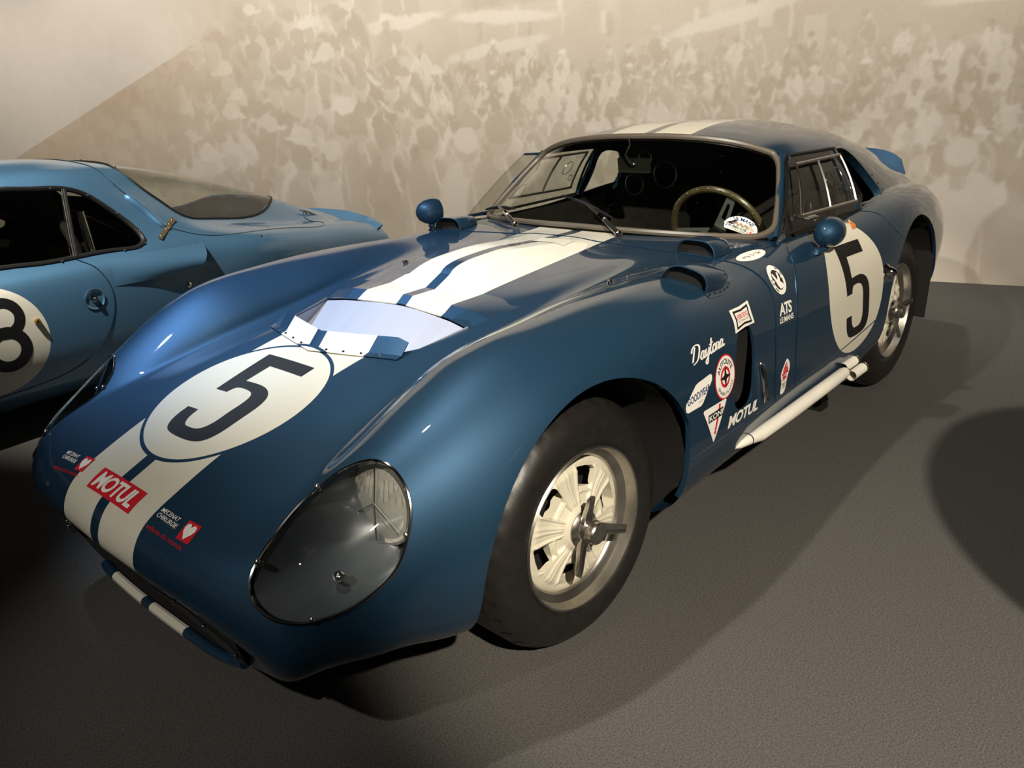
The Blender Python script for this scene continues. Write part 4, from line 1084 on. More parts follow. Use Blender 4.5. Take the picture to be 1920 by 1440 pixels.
def lay(name, VF, BL, BR, h, plane, m, parent=None, off=.0010, step=.02, up=None, bvh=None):
    """u,v in a unit box -> skin. side: BL, BR are (x, z); top: (x, y)"""
    V, F = VF
    BL = np.array(BL, float); BR = np.array(BR, float); e = BR-BL
    if up is None:
        up = np.array([e[1], -e[0]]) if plane == 'side' else np.array([-e[1], e[0]])
        if plane == 'side' and up[1] < 0: up = -up
        if plane == 'top' and up[0] > 0: up = -up
        up = up/np.linalg.norm(up)
    up = np.array(up)*h
    bm = bmesh.new(); vs_ = [bm.verts.new((x, y, 0)) for x, y in V]
    for f in F:
        try: bm.faces.new([vs_[i] for i in f])
        except ValueError: pass
    L = np.linalg.norm(e); lo, hi = V.min(0), V.max(0)
    for ax, sc in ((0, L), (1, h)):
        st = step/sc; k = lo[ax]+st
        while k < hi[ax]-1e-6:
            co = [0, 0, 0]; co[ax] = k; no = [0, 0, 0]; no[ax] = 1
            bmesh.ops.bisect_plane(bm, geom=bm.verts[:]+bm.edges[:]+bm.faces[:], plane_co=co, plane_no=no, dist=1e-7); k += st
    bm.verts.index_update()
    P, N, ok = [], [], []
    for v in bm.verts:
        a, b2 = BL+e*v.co.x+up*v.co.y
        if plane == 'side': hh, nn = side_at(a, b2) if bvh is None else hit((a, 3, b2), (0, -1, 0), bvh)
        else: hh, nn = top_at(a, b2) if bvh is None else hit((a, b2, 3), (0, 0, -1), bvh)
        if hh is None: P.append(Vector((0, 0, 0))); N.append(Vector((0, 0, 1))); ok.append(False); continue
        if nn.dot(Vector((0, 1, 0)) if plane == 'side' else Vector((0, 0, 1))) < 0: nn = -nn
        P.append(hh+nn*off); N.append(nn); ok.append(True)
    FF = []
    for f in bm.faces:
        ids = [v.index for v in f.verts]
        if not all(ok[i] for i in ids): continue
        a, b2, c2 = P[ids[0]], P[ids[1]], P[ids[2]]
        fn = Vector((0, 0, 0))
        for i in range(len(ids)): fn += P[ids[i]].cross(P[ids[(i+1) % len(ids)]])
        FF.append(tuple(ids) if fn.dot(N[ids[0]]) > 0 else tuple(ids[::-1]))
    bm.free()
    return mobj(name, P, FF, MT[m] if isinstance(m, str) else m, parent or shell, True, N)

_rg = random.Random(3)
def scrawl(n, amp=.5):
    return [[(k/n+_rg.uniform(0, .3)/n, .5+_rg.uniform(-amp, amp)) for k in range(i*6, min(n, i*6+6)+1)] for i in range(n//6)]

FIVE = [(-.105,.172),(.102,.172),(.104,.127),(-.038,.127),(-.038,.050)]
FIVE += [tuple(p) for p in smooth_line([(-.038,.050),(.02,.053),(.065,.047),(.100,.022),(.113,-.02),(.113,-.07),(.110,-.120),(.092,-.157),(.055,-.173),(.01,-.177),(-.035,-.176),(-.070,-.166),(-.089,-.14),(-.096,-.09)], 4)[1:]]
FIVE += [tuple(p) for p in smooth_line([(-.05,-.088),(-.044,-.120),(-.028,-.139),(.003,-.142),(.033,-.136),(.049,-.117),(.054,-.06),(.054,-.012),(.044,.012),(.02,.022),(-.012,.023),(-.034,.018),(-.044,-.006)], 4)]+[(-.092,-.008)]
# u,v box of one metre around the disc centre
F5s = flat([[(x+.5, y/1.043+.5) for x, y in FIVE]])
lay('race_number', F5s, (.435+.5, -.5), (.435+.5, .5), 1.0, 'top', 'black_dec', car5)
F5d = flat([[(x*.95+.5, y*.95+.5) for x, y in FIVE]])
lay('race_number', F5d, (-1.563+.5, .593-.5), (-1.563-.5, .593-.5), 1.0, 'side', 'black_dec', car5)

sq = [(0, 0), (1, 0), (1, 1), (0, 1)]
def block(u0, v0, u1, v1): return [(u0, v0), (u1, v0), (u1, v1), (u0, v1)]
# oil brand on the nose
d = lay('sticker', flat([sq]), (.791, -.110), (.791, .112), .050, 'top', 'red_dec', car5)
lay('lettering', fit(flat(text='MOTUL', shear=.18, bold=.03, spacing=.92), (.06, .12, .94, .88)), (.791, -.110), (.791, .112), .050, 'top', 'white_dec', d, .0018)
# hospital charity stickers
heart = [(.5,.08),(.18,.42),(.10,.62),(.16,.82),(.32,.88),(.46,.78),(.5,.68),(.54,.78),(.68,.88),(.84,.82),(.90,.62),(.82,.42)]
for s, y0 in ((1, .196), (-1, -.322)):
    a, bR = (.776, y0), (.774, y0+.096)
    d = lay('sticker', flat([sq]), (.776, y0+.103), (.773, y0+.147), .037, 'top', 'red_dec', car5)
    lay('heart', flat([heart]), (.776, y0+.103), (.773, y0+.147), .037, 'top', 'white_dec', d, .0018)
    for k, (t, x) in enumerate((('MECENAT', .755), ('CHIRURGIE', .7665), ('CARDIAQUE', .778))):
        _o = lay('lettering', fit(flat(text=t, shear=.15, bold=.012)), (x, y0+.004), (x-.001, y0+.078+.008*min(k, 1)), .0088, 'top', 'white_dec', d, .0022)
    lay('lettering', fit(flat(text='enfants du monde', bold=.004)), (.791, y0), (.786, y0+.140), .0075, 'top', 'red_dec', d, .0012)

# brake pads sticker above the side vent
B = ((-.636, .657), (-.765, .658), .062)
d = lay('sticker', flat([[(0, 0), (.5, .05), (1, 0), (.97, .5), (1, 1), (.5, .96), (0, 1), (.03, .5)]]), *B, 'side', 'white_dec', car5)
lay('frame', flat([[(.11, .10), (.5, .17), (.89, .10), (.85, .5), (.89, .90), (.5, .84), (.11, .90), (.15, .5)], [(.17, .20), (.21, .5), (.17, .80), (.5, .75), (.83, .80), (.79, .5), (.83, .20), (.5, .26)]]), *B, 'side', 'black_dec', d, .0016)
lay('lettering', fit(flat(text='FERODO', bold=.012), (.24, .47, .77, .68)), *B, 'side', 'red_dec', d, .0016)
lay('lettering', fit(flat(text='DISC BRAKE PADS'), (.24, .33, .77, .43)), *B, 'side', mat('grey_print', (.35, .28, .24), .5), d, .0016)
# model script
dy = [[(.02,.35),(.16,1.1),(.36,1.95)],[(-.12,1.45),(.05,1.95),(.42,2.12),(.85,2.0),(1.05,1.5),(.92,.75),(.55,.15),(.12,.02)],
      [(1.72,.88),(1.52,1.02),(1.32,.75),(1.28,.25),(1.45,.08),(1.62,.4),(1.76,.95),(1.70,.3),(1.86,.08),(2.0,.4)],
      [(2.06,1.0),(2.02,.4),(2.18,.12),(2.36,.45),(2.52,1.02),(2.38,-.2),(2.22,-.85),(2.06,-.6),(2.3,-.1),(2.66,.35)],
      [(2.92,1.9),(2.78,.9),(2.76,.25),(2.92,.06),(3.08,.35)],[(2.55,1.22),(2.85,1.28),(3.18,1.36)],
      [(3.34,1.02),(3.16,.75),(3.16,.28),(3.32,.06),(3.5,.3),(3.52,.8),(3.36,1.02),(3.62,.9)],
      [(3.70,1.0),(3.74,.5),(3.72,.06)],[(3.73,.5),(3.88,.98),(4.04,.9),(4.02,.35),(4.14,.08),(4.3,.35)],
      [(4.72,.9),(4.52,1.02),(4.34,.7),(4.34,.25),(4.48,.08),(4.64,.4),(4.76,.95),(4.72,.3),(4.88,.08),(5.0,.3)]]
dy = [[((x+.18*y)/5.2, (y+.85)/3.0) for x, y in l] for l in dy]
lay('model_script', stroke(dy, .046), (-.372, .622), (-.566, .626), .062, 'side', 'white_dec', car5)
# spark plug roundel
B = ((-.546+.062, .560-.062), (-.546-.062, .560-.062), .124)
d = lay('sticker', flat([circle(.5, .5, .5)]), *B, 'side', 'red_dec', car5)
lay('disc', flat([circle(.5, .5, .465)]), *B, 'side', 'white_dec', d, .0015)
lay('ring', flat([circle(.5, .5, .235), circle(.5, .5, .165)]), *B, 'side', 'red_dec', d, .0020)
star = []
for k in range(8):
    r = .27 if k % 2 == 0 else .075; star.append((.5+r*math.cos(math.pi*k/4), .5+r*math.sin(math.pi*k/4)))
lay('star', flat([star]), *B, 'side', 'black_dec', d, .0026)
lay('lettering', arc(flat(text='AUTOLITE', bold=.025), .5, .5, .29, .41, 160, 20), *B, 'side', 'black_dec', d, .0020)
lay('lettering', arc(flat(text='SPARK PLUGS', bold=.006), .5, .5, .415, .335, 205, 335), *B, 'side', 'black_dec', d, .0020)
# tyre brand diamond
B = ((-.318, .520), (-.474, .528), .066)
d = lay('sticker', flat([[(.0, .36), (.03, .50), (.40, .98), (.48, 1), (.94, 1), (.99, .9), (.98, .72), (.60, .06), (.53, 0), (.06, .10), (.01, .2)]]), *B, 'side', 'white_dec', car5)
lay('lettering', fit(flat(text='GOOD/YEAR', bold=.02), (.07, .36, .88, .66)), *B, 'side', 'navy_dec', d, .0016)
lay('lettering', fit(flat(text='TIRES'), (.44, .16, .60, .25)), *B, 'side', mat('pale_grey_print', (.4, .38, .33), .5), d, .0016)
# shock absorber triangle
B = ((-.410, .396), (-.548, .394), .108)
d = lay('sticker', flat([[(0, .96), (.03, 1), (.97, .97), (1, .93), (.49, .01), (.45, .01)]]), *B, 'side', 'white_dec', car5)
lay('red_rod', flat([[(.47, .30), (.55, .30), (.72, .86), (.64, .86)], circle(.50, .25, .045, 16), circle(.69, .90, .045, 16)]), *B, 'side', 'red_dec', d, .0016)
lay('band', flat([block(.20, .60, .84, .82)]), *B, 'side', 'black_dec', d, .0020)
lay('lettering', fit(flat(text='KONI', bold=.02), (.23, .635, .81, .785)), *B, 'side', 'white_dec', d, .0025)
# oil brand on the sill
lay('lettering', fit(flat(text='MOTUL', shear=.2, bold=.035, spacing=.92)), (-.562, .401), (-.768, .392), .036, 'side', 'white_dec', car5)
# round emblem with a bird
B = ((-.955, .690), (-1.045, .690), .084)
d = lay('emblem', flat([circle(.5, .5, .5)]), *B, 'side', 'white_dec', car5)
lay('field', flat([circle(.5, .5, .34)]), *B, 'side', mat('dark_brown_print', (.03, .02, .02), .4), d, .0016)
lay('bird', flat([[(.24,.72),(.34,.74),(.46,.50),(.56,.60),(.60,.74),(.70,.72),(.66,.52),(.60,.44),(.74,.34),(.78,.26),(.60,.20),(.44,.20),(.34,.32),(.30,.52)]]), *B, 'side', 'white_dec', d, .0022)
lay('bars', flat([block(.06, .46, .22, .53), block(.76, .52, .94, .60)]), *B, 'side', 'white_dec', d, .0024)
lay('ticks', arc(flat([block(0, 0, .3, 1), block(.6, 0, 1, 1)]), .5, .5, .42, .46, 60, 10), *B, 'side', 'black_dec', d, .0022)
lay('ticks', arc(flat([block(0, 0, .4, 1), block(.6, 0, 1, 1)]), .5, .5, .42, .46, 235, 170), *B, 'side', 'black_dec', d, .0022)
# club lettering
lay('lettering', fit(flat(text='ATS', shear=.28, bold=.03, spacing=.85)), (-.940, .634), (-1.040, .630), .036, 'side', 'white_dec', car5)
lay('lettering', fit(flat(text='LE MANS', shear=.08, bold=.025, spacing=.95)), (-.936, .613), (-1.038, .609), .017, 'side', 'white_dec', car5)
# red crest sticker on the front wing panel
B = ((-.926, .380), (-1.004, .380), .112)
d = lay('sticker', flat([bez_closed([(.42,.02),(.62,.10),(.72,.40),(.95,.75),(.70,1),(.35,.86),(.08,.62),(.18,.35),(.14,.10)], 5).tolist()]), *B, 'side', 'white_dec', car5)
lay('crest', stroke([[(.30,.42),(.34,.62),(.50,.84),(.66,.88)],[(.45,.40),(.48,.62),(.70,.80)],[(.60,.44),(.62,.64),(.80,.72)],[(.20,.60),(.50,.66),(.80,.62)],[(.28,.50),(.62,.50)],[(.30,.72),(.62,.78)]], .07), *B, 'side', 'red_dec', d, .0016)
lay('lettering', fit(flat(text='TRT', bold=.01), (.26, .18, .62, .34)), *B, 'side', 'black_dec', d, .0016)
# white oval on the scuttle
B = ((-.90, .634), (-1.066, .645), .046)
d = lay('sticker', flat([circle(.5, .5, .5)]), (-.897, .683), (-1.066, .690), .040, 'top', 'white_dec', car5, up=(0, -1))
lay('scrawl', stroke([[(.16+.68*x, .36+.28*y) for x, y in l] for l in scrawl(30)], .022), (-.897, .683), (-1.066, .690), .040, 'top', mat('faded_print', (.30, .22, .2), .5), d, .0018, up=(0, -1))
# driver names and two little flags on the door
lay('scrawl', stroke(scrawl(24, .32), .075), (-1.545, .828), (-1.630, .833), .012, 'side', 'white_dec', car5)
lay('scrawl', stroke(scrawl(24, .32), .075), (-1.565, .811), (-1.660, .818), .012, 'side', 'white_dec', car5)
d = lay('flag', flat([[(0, .1), (.5, 0), (1, .4), (.9, .9), (.4, .6)]]), (-1.668, .786), (-1.715, .788), .028, 'side', mat('orange_print', (.6, .16, .05), .5), car5)
lay('flag', flat([[(.1, .5), (.4, .4), (.3, 1.0)], [(.45, .62), (.92, .92), (.8, 1.02), (.42, .78)]]), (-1.668, .786), (-1.715, .788), .028, 'side', mat('yellow_print', (.75, .6, .25), .5), d, .0016)
lay('tape_patch', flat([sq]), (-.715, -.005), (-.735, .118), .075, 'top', mat('cream_tape', (.56, .53, .43), .6), car5, .0016)
# chassis script on the bonnet
lay('scrawl', stroke(scrawl(36, .35), .02), (-.178, -.335), (-.176, -.215), .012, 'top', 'white_dec', car5)

# scrutineering sticker inside the windscreen
def lay_ws(name, VF, c, w, h, m, parent, off):
    V, F = VF; P = []
    bv = BVHW; ctr, n = bv.find_nearest(Vector(c))[:2]; n = n if n.x > 0 else -n
    ex = Vector((0, 1, 0)); ex = (ex-n*ex.dot(n)).normalized(); ey = n.cross(ex); ey = ey if ey.z > 0 else -ey
    for u, v in V: 
        q = ctr+ex*w*(u-.5)+ey*h*(v-.5); qq = bv.find_nearest(q); nn = qq[1] if qq[1].x > 0 else -qq[1]; P.append(qq[0]+nn*off)
    return mobj(name, P, F, MT[m] if isinstance(m, str) else m, parent, False)
BVHW = BVHTree.FromPolygons([Vector(v) for v in GW.reshape(-1, 3)], grid_faces(*GW.shape[:2]))
half = [(.02, .30), (.08, 0), (.99, 0)] + [(.5+.5*math.cos(a), .28+.72*math.sin(a)) for a in [math.pi*k/16 for k in range(17)]]
cW = (-1.138, .555, .876)
d = lay_ws('windscreen_sticker', flat([half]), cW, .115, .068, 'white_dec', ws, .0022)
lay_ws('arch_field', arc(flat([sq]), .5, .30, .27, .44, 172, 120), cW, .115, .068, 'black_dec', d, .0030)
lay_ws('arch_field', arc(flat([sq]), .5, .30, .27, .44, 60, 10), cW, .115, .068, mat('tan_print', (.45, .40, .28), .5), d, .0030)
lay_ws('lettering', arc(flat(text='LE MANS', bold=.02), .5, .22, .48, .68, 122, 58), cW, .115, .068, 'navy_dec', d, .0030)
lay_ws('checks', flat([block(.22+.14*k, .38, .29+.14*k, .47) for k in range(4)]+[block(.29+.14*k, .47, .36+.14*k, .56) for k in range(3)]), cW, .115, .068, mat('mauve_print', (.35, .2, .2), .5), d, .0030)
lay_ws('lettering', fit(flat(text='29/30-1/2', bold=.01), (.06, .18, .70, .31)), cW, .115, .068, 'navy_dec', d, .0030)
lay_ws('lettering', stroke([[(.10+.6*x, .06+.07*y) for x, y in l] for l in scrawl(30)], .014), cW, .115, .068, mat('grey_print_fine', (.4, .36, .34), .5), d, .0030)
lay_ws('lettering', fit(flat(text='189', bold=.01), (.74, .06, .95, .30)), cW, .115, .068, 'red_dec', d, .0030)

# ---------------------------------------------------------------- wipers, pins, handle, lamps, pipes
def wiper(piv, mid, b0, b1):
    piv, mid, b0, b1 = map(Vector, (piv, mid, b0, b1))
    up = Vector((.5, 0, .8))*.012
    q = MB(); q.lathe([(.014, 0), (.012, .012), (.006, .018), (.001, .019)], 14, piv, 'z'); wp = q.build('wiper', MT['chrome'], car5)
    q = MB(); e1 = piv+up*1.2
    d_ = (mid-piv); kn = piv.lerp(mid, .36)+up*2.0
    q.tube([e1, kn, mid+up*1.5], [.009, .0085, .0045], 8); q.build('wiper_arm', MT['steel'], wp)
    q = MB(); q.tube([kn+up*.3, kn.lerp(mid+up, .25)+up*.6], .0095, 8); q.build('arm_clip', MT['chrome'], wp)
    q = MB(); c_ = b0.lerp(b1, .5)+up*1.4
    q.tube([b0+up*.5, b0.lerp(b1, .25)+up*1.1, c_, b0.lerp(b1, .75)+up*1.1, b1+up*.5], [.004, .006, .008, .006, .004], 6); q.build('wiper_blade', MT['rubber'], wp)
    q = MB(); q.tube([b0.lerp(b1, .3)+up*1.7, c_+up*.6, b0.lerp(b1, .75)+up*1.7], .0035, 6); q.build('blade_yoke', MT['steel'], wp)
wiper((-.930, .205, .838), (-1.055, -.020, .907), (-1.095, -.165, .934), (-1.020, .118, .877))
wiper((-.935, -.272, .838), (-1.040, -.445, .877), (-1.150, -.628, .850), (-1.062, -.385, .877))

for (x, y) in ((-.43, -.335), (-.505, .470)):
    h, n = top_at(x, y); q = MB(); q.tube([h, h+n*.010], [.010, .006], 10); p = q.build('bonnet_pin', MT['chrome'], car5)
    MB().tube([h+n*.006+Vector((.016, .006, 0)), h+n*.008, h+n*.006+Vector((-.016, -.006, 0))], .003, 6).build('pin_clip', MT['chrome'], p)
# bonnet strap handle behind the side vent
q = MB(); H0, H1 = side_at(-.776, .535)[0], side_at(-.803, .408)[0]
q.tube([H0+Vector((0, .002, 0)), H0.lerp(H1, .08)+Vector((0, .007, 0)), H0.lerp(H1, .7)+Vector((0, .008, 0)), H0.lerp(H1, .86)+Vector((-.002, .010, 0)), H1+Vector((0, .006, 0)), H1+Vector((-.014, .008, .004))], [.004, .0085, .0085, .007, .007, .0055], 10)
hd = q.build('bonnet_latch', MT['chrome'], car5)
q = MB(); q.tube([H0.lerp(H1, .14)+Vector((0, .0155, 0)), H0.lerp(H1, .62)+Vector((0, .016, 0))], .0028, 6); q.build('latch_groove', MT['rubber'], hd)
# chrome side lamp ahead of the rear wheel
h, n = side_at(-1.826, .612)
q = MB(); q.lathe([(.030, 0), (.029, .006), (.022, .010), (.019, .022), (.014, .034), (.007, .041), (.0005, .043)], 24, h-Vector((0, .003, 0)), 'y')
q.build('side_lamp', MT['chrome'], car5)

# white side pipe
q = MB(); pp = [(-.655,.797,.300),(-.690,.803,.302),(-.735,.808,.302),(-.760,.811,.300),(-.80,.814,.298),(-1.0,.816,.300),(-1.25,.818,.306),(-1.44,.820,.312),(-1.462,.820,.313)]
q.tube(pp, [.003,.013,.0165,.0170,.0215,.0225,.0225,.0220,.018], 20); ex = q.build('side_exhaust', MT['white_pipe'], car5)
q = MB(); q.tube([(-.738,.808,.302),(-.742,.8085,.302)], .0176, 18); q.build('pipe_joint', MT['rubber'], ex)
q = MB(); q.tube([(-1.455,.820,.313),(-1.475,.822,.312)], .014, 12); q.build('pipe_clamp', MT['steel'], ex)
for (dy_, dz) in ((-.016, .012), (.018, -.010)):
    q = MB(); q.lathe([(.0185,0),(.0185,.115),(.0195,.118),(.0175,.120),(.0165,.118),(.0165,.06)], 20, (0, 0, 0), 'x', -1)
    q.V = [v+Vector((-1.475, .822+dy_, .308+dz)) for v in q.V]
    tp = q.build('exhaust_tip', MT['white_pipe'], ex)
    q = MB(); q.lathe([(.0165,.07),(.0005,.07)], 20, (-1.475, .822+dy_, .308+dz), 'x', -1); q.build('tip_bore', MT['dark'], ex)
    q = MB(); q.lathe([(.0188,.108),(.0200,.112),(.0200,.121),(.0168,.122),(.0162,.112)], 20, (-1.475, .822+dy_, .308+dz), 'x', -1); q.build('tip_ring', MT['chrome'], ex)
# rubber mud flap and a stay under the sill
q = MB(); q.box((-2.60, .665, .42), (.012, .20, .34), Matrix.Rotation(-.12, 3, 'Y')); q.build('mud_flap', MT['rubber'], car5)
q = MB(); q.add([(-1.80,.54,.0),(-1.88,.54,.0),(-1.88,.62,.0),(-1.80,.62,.0),(-1.82,.56,.18),(-1.86,.56,.18),(-1.86,.60,.18),(-1.82,.60,.18)], [(3,2,1,0),(4,5,6,7),(0,1,5,4),(1,2,6,5),(2,3,7,6),(3,0,4,7)])
q.build('support_block', MT['rubber'], car5, smooth=False)

# ---------------------------------------------------------------- cabin
q = MB()
q.add([(-.97,-.62,.20),(-.97,.62,.20),(-2.05,.62,.20),(-2.05,-.62,.20),(-1.0,-.66,.80),(-1.0,.66,.80),(-2.05,.66,.82),(-2.05,-.66,.82)], [(0,1,2,3),(0,3,7,4),(1,5,6,2),(0,4,5,1)])
q.build('cabin_tub', MT['cabin'], car5, smooth=False)
q = MB()
bk = [(-2.08,-.64,.2),(-2.08,.64,.2),(-2.10,.60,.86),(-2.02,.52,1.02),(-1.99,.40,1.10),(-1.98,.0,1.135),(-1.99,-.40,1.10),(-2.02,-.52,1.02),(-2.10,-.60,.86)]
q.add(bk, [tuple(range(9))]); bh = q.build('rear_bulkhead', MT['cabin'], car5, smooth=False)
for y, z in [(-.46+.115*k, .80) for k in range(5)]+[(0.0, .80+.07*k) for k in range(1, 4)]:
    MB().ball((-2.02, y, z), .006, 8, 5).build('bulkhead_bolt', MT['steel'], bh)
for (y, z, r) in ((-.42, .88, .05), (-.25, .93, .06), (-.36, 1.0, .035)):
    MB().tube([(-1.96, y+r*math.cos(a), z+r*math.sin(a)) for a in [2*math.pi*k/20 for k in range(20)]], .004, 6, closed=True).build('bulkhead_ring', MT['steel'], bh)
# dashboard
q = MB(); pr = [(-.985,.835),(-1.10,.825),(-1.20,.80),(-1.235,.77),(-1.235,.66),(-1.02,.64)]
ysd = np.linspace(-.63, .63, 9); V = [(x-.10*(abs(y)/.63)**2.2, y, z-.010*(abs(y)/.63)**2) for y in ysd for x, z in pr]; n = len(pr)
q.add(V, [(i*n+j, i*n+(j+1) % n, (i+1)*n+(j+1) % n, (i+1)*n+j) for i in range(8) for j in range(n)]+[tuple(range(n)), tuple(8*n+j for j in range(n))])
q.build('dashboard', MT['cabin'], car5, auto=30)
# seats
for s in (1, -1):
    q = MB(); y0 = s*.33
    prof = [(-1.36,.36),(-1.40,.40),(-1.70,.34),(-1.80,.38),(-1.90,.62),(-1.98,.86),(-2.01,.88),(-2.01,.80),(-1.90,.30),(-1.40,.26)]
    V = []
    for w_, dx, dz in ((-.20, -.0, .03), (-.17, 0, .0), (.17, 0, .0), (.20, 0, .03)):
        for x, z in prof: V.append((x+dx, y0+w_, z+dz))
    n = len(prof); q.add(V, [(i*n+j, i*n+(j+1) % n, (i+1)*n+(j+1) % n, (i+1)*n+j) for i in range(3) for j in range(n)]+[tuple(range(n)), tuple(3*n+j for j in range(n))])
    q.build('seat', MT['seat'], car5, auto=40)
# steering wheel: wooden rim, three slotted spokes
SC = Vector((-1.405, .325, .785)); sn = Vector((-.92, 0, .40)).normalized(); se = Vector((0, 1, 0)); su = se.cross(sn); su = su if su.z > 0 else -su
m_wood = noise_vary(mat('wood_rim', (.085, .065, .032), .3, coat=.6), 25, .3)
q = MB(); q.tube([SC+se*.185*math.cos(a)+su*.185*math.sin(a) for a in [2*math.pi*k/48 for k in range(48)]], .0125, 10, closed=True)
sw = q.build('steering_wheel', m_wood, car5)
for k in range(24):
    a = 2*math.pi*k/24; MB().ball(SC+(se*math.cos(a)+su*math.sin(a))*.1835+Vector((.0115, 0, .004)), .0042, 8, 5).build('rivet', MT['alloy'], sw)
m_spoke = mat('grey_alloy', (.42, .46, .44), .4, .7)
for a0 in (math.radians(62), math.radians(182), math.radians(302)):
    er = se*math.cos(a0)+su*math.sin(a0); et = -se*math.sin(a0)+su*math.cos(a0)
    q = MB(); out = [(.03,-.024),(.178,-.016),(.178,.016),(.03,.024)]; inn = [(.075,-.009),(.145,-.006),(.150,0),(.145,.006),(.075,.009),(.070,0)]
    VF = flat([out, inn]); P = [SC+er*u+et*v-sn*.006 for u, v in VF[0]]
    q.add(P, VF[1]); q.add([p+sn*.004 for p in P], VF[1]); q.build('spoke', m_spoke, sw, smooth=False)
q = MB(); q.tube([SC-sn*.02, SC+sn*.012], [.034, .030], 20); q.build('hub', MT['rubber'], sw)
q = MB(); q.tube([SC, SC-sn*.25], .018, 10); q.build('steering_column', MT['cabin'], sw)
# rear-view mirror on its stalk
q = MB(); q.box((-1.50, -.115, 1.015), (.016, .15, .058), Matrix.Rotation(.15, 3, 'Y')); rv = q.build('interior_mirror', MT['cabin'], car5)
MB().tube([(-1.47,-.11,1.025),(-1.46,-.13,1.06),(-1.45,-.10,1.10),(-1.44,-.10,1.135)], .0042, 8).build('mirror_stalk', MT['chrome'], rv)
MB().ball((-1.488, -.11, 1.02), .011, 10, 7).build('mirror_knuckle', MT['steel'], rv)

# ---------------------------------------------------------------- race car number 8 (seen behind, facing the same way)
O8 = Vector((0.0, -2.68, 0.0)); RZ8 = math.atan2(.13204, .99124)
car8 = empty('race_car', O8, RZ8)
tag(car8, 'light blue fastback racing coupe with number 8 on its door', 'car', 'race cars on show')
def r8(x, z0, z1, *r): return [(x, 0, z0), (x, .22, z1)]+[(x, y, z) for y, z in r[:-1]]+[(x, 0, r[-1])]
NET8 = [
 r8(2.02,.40,.40,(.38,.395),(.50,.375),(.58,.35),(.615,.325),(.625,.30),(.60,.25),(.5,.21),.20),
 r8(1.90,.48,.48,(.40,.485),(.52,.475),(.61,.445),(.65,.41),(.665,.36),(.65,.27),(.58,.19),.17),
 r8(1.65,.565,.565,(.42,.58),(.54,.585),(.635,.55),(.685,.50),(.705,.42),(.69,.30),(.63,.18),.17),
 r8(1.30,.66,.66,(.43,.675),(.56,.685),(.655,.66),(.715,.60),(.745,.50),(.73,.30),(.66,.18),.17),
 r8(.98,.75,.748,(.44,.742),(.57,.735),(.66,.722),(.715,.67),(.750,.50),(.735,.30),(.67,.19),.17),
 r8(.72,.93,.925,(.44,.895),(.57,.83),(.665,.732),(.72,.672),(.757,.50),(.742,.30),(.68,.19),.17),
 r8(.45,1.095,1.09,(.44,1.058),(.565,.985),(.672,.735),(.727,.675),(.760,.50),(.745,.30),(.685,.19),.17),
 r8(.20,1.132,1.127,(.42,1.098),(.555,1.015),(.675,.734),(.730,.674),(.762,.50),(.747,.30),(.69,.19),.17),
 r8(0,1.128,1.122,(.42,1.088),(.548,1.000),(.675,.733),(.732,.672),(.764,.50),(.748,.30),(.69,.19),.17),
 r8(-.20,1.108,1.100,(.41,1.058),(.530,.945),(.672,.737),(.728,.670),(.760,.50),(.748,.30),(.69,.20),.17),
 r8(-.45,1.066,1.056,(.385,.998),(.500,.860),(.640,.742),(.712,.672),(.748,.50),(.745,.32),(.69,.21),.18),
 r8(-.75,.998,.985,(.360,.915),(.470,.775),(.610,.715),(.730,.665),(.770,.50),(.755,.33),(.69,.22),.19),
 r8(-1.05,.905,.893,(.340,.825),(.450,.705),(.590,.682),(.718,.640),(.762,.49),(.745,.34),(.67,.23),.20),
 r8(-1.35,.797,.787,(.330,.735),(.440,.655),(.570,.648),(.685,.608),(.735,.47),(.715,.34),(.64,.25),.22),
 r8(-1.65,.680,.674,(.330,.650),(.440,.622),(.550,.612),(.645,.572),(.690,.45),(.67,.34),(.6,.27),.25),
 r8(-1.90,.590,.587,(.330,.578),(.430,.565),(.530,.550),(.605,.510),(.640,.43),(.62,.35),(.55,.30),.28),
]
G8, N8 = net(full_net(NET8), 0.022, 0.022)
V8 = G8.reshape(-1, 3); NN8 = N8.reshape(-1, 3); F8 = grid_faces(*G8.shape[:2])
BVH8 = BVHTree.FromPolygons([Vector(v) for v in V8], F8)
BLUE8 = (0.075, 0.185, 0.310)
def livery8(M, x, y, z):
    ex = M('SUBTRACT', x, .577); ez = M('SUBTRACT', z, .462)
    r = M('SQRT', M('ADD', M('MULTIPLY', ex, ex), M('MULTIPLY', ez, ez)))
    return M('MULTIPLY', M('LESS_THAN', r, .224), M('GREATER_THAN', M('ABSOLUTE', y), .64))
MT['body8'] = paint('light_blue_metallic_livery', BLUE8, livery=livery8)
MT['blue8'] = paint('light_blue_metallic', BLUE8)
MT['glass8'] = glass('tinted_pane', (.80, .82, .77), 1.6)
WIN8 = bez_closed([(.70,.742),(.60,.86),(.46,1.00),(.38,1.030),(.19,1.022),(.043,1.006),(-.039,.970),(-.11,.906),(-.165,.847),(-.203,.786),(-.209,.748),(-.181,.727),(-.086,.722),(.114,.726),(.285,.726),(.50,.735)], 4)
def f8_side(V): return np.where((np.abs(V[:, 1]) > .40) & (V[:, 2] > .68), in_poly(V[:, [0, 2]], WIN8), 1.0)
RG8 = [(-.335,0),(-.335,.22),(-.332,.40),(-.382,.452),(-.446,.478),(-.531,.520),(-.659,.506),(-.888,.460),(-1.08,.41),(-1.25,.32),(-1.36,.18),(-1.39,0)]
RG8 = np.array(RG8+[(x, -y) for x, y in RG8[-2:0:-1]])
def f8_rear(V): return np.where(V[:, 2] > .6, in_poly(V[:, :2], RG8), 1.0)
WS8 = [(.93,0),(.93,.3),(.90,.46),(.80,.52),(.60,.52),(.47,.47),(.455,.3),(.45,0)]
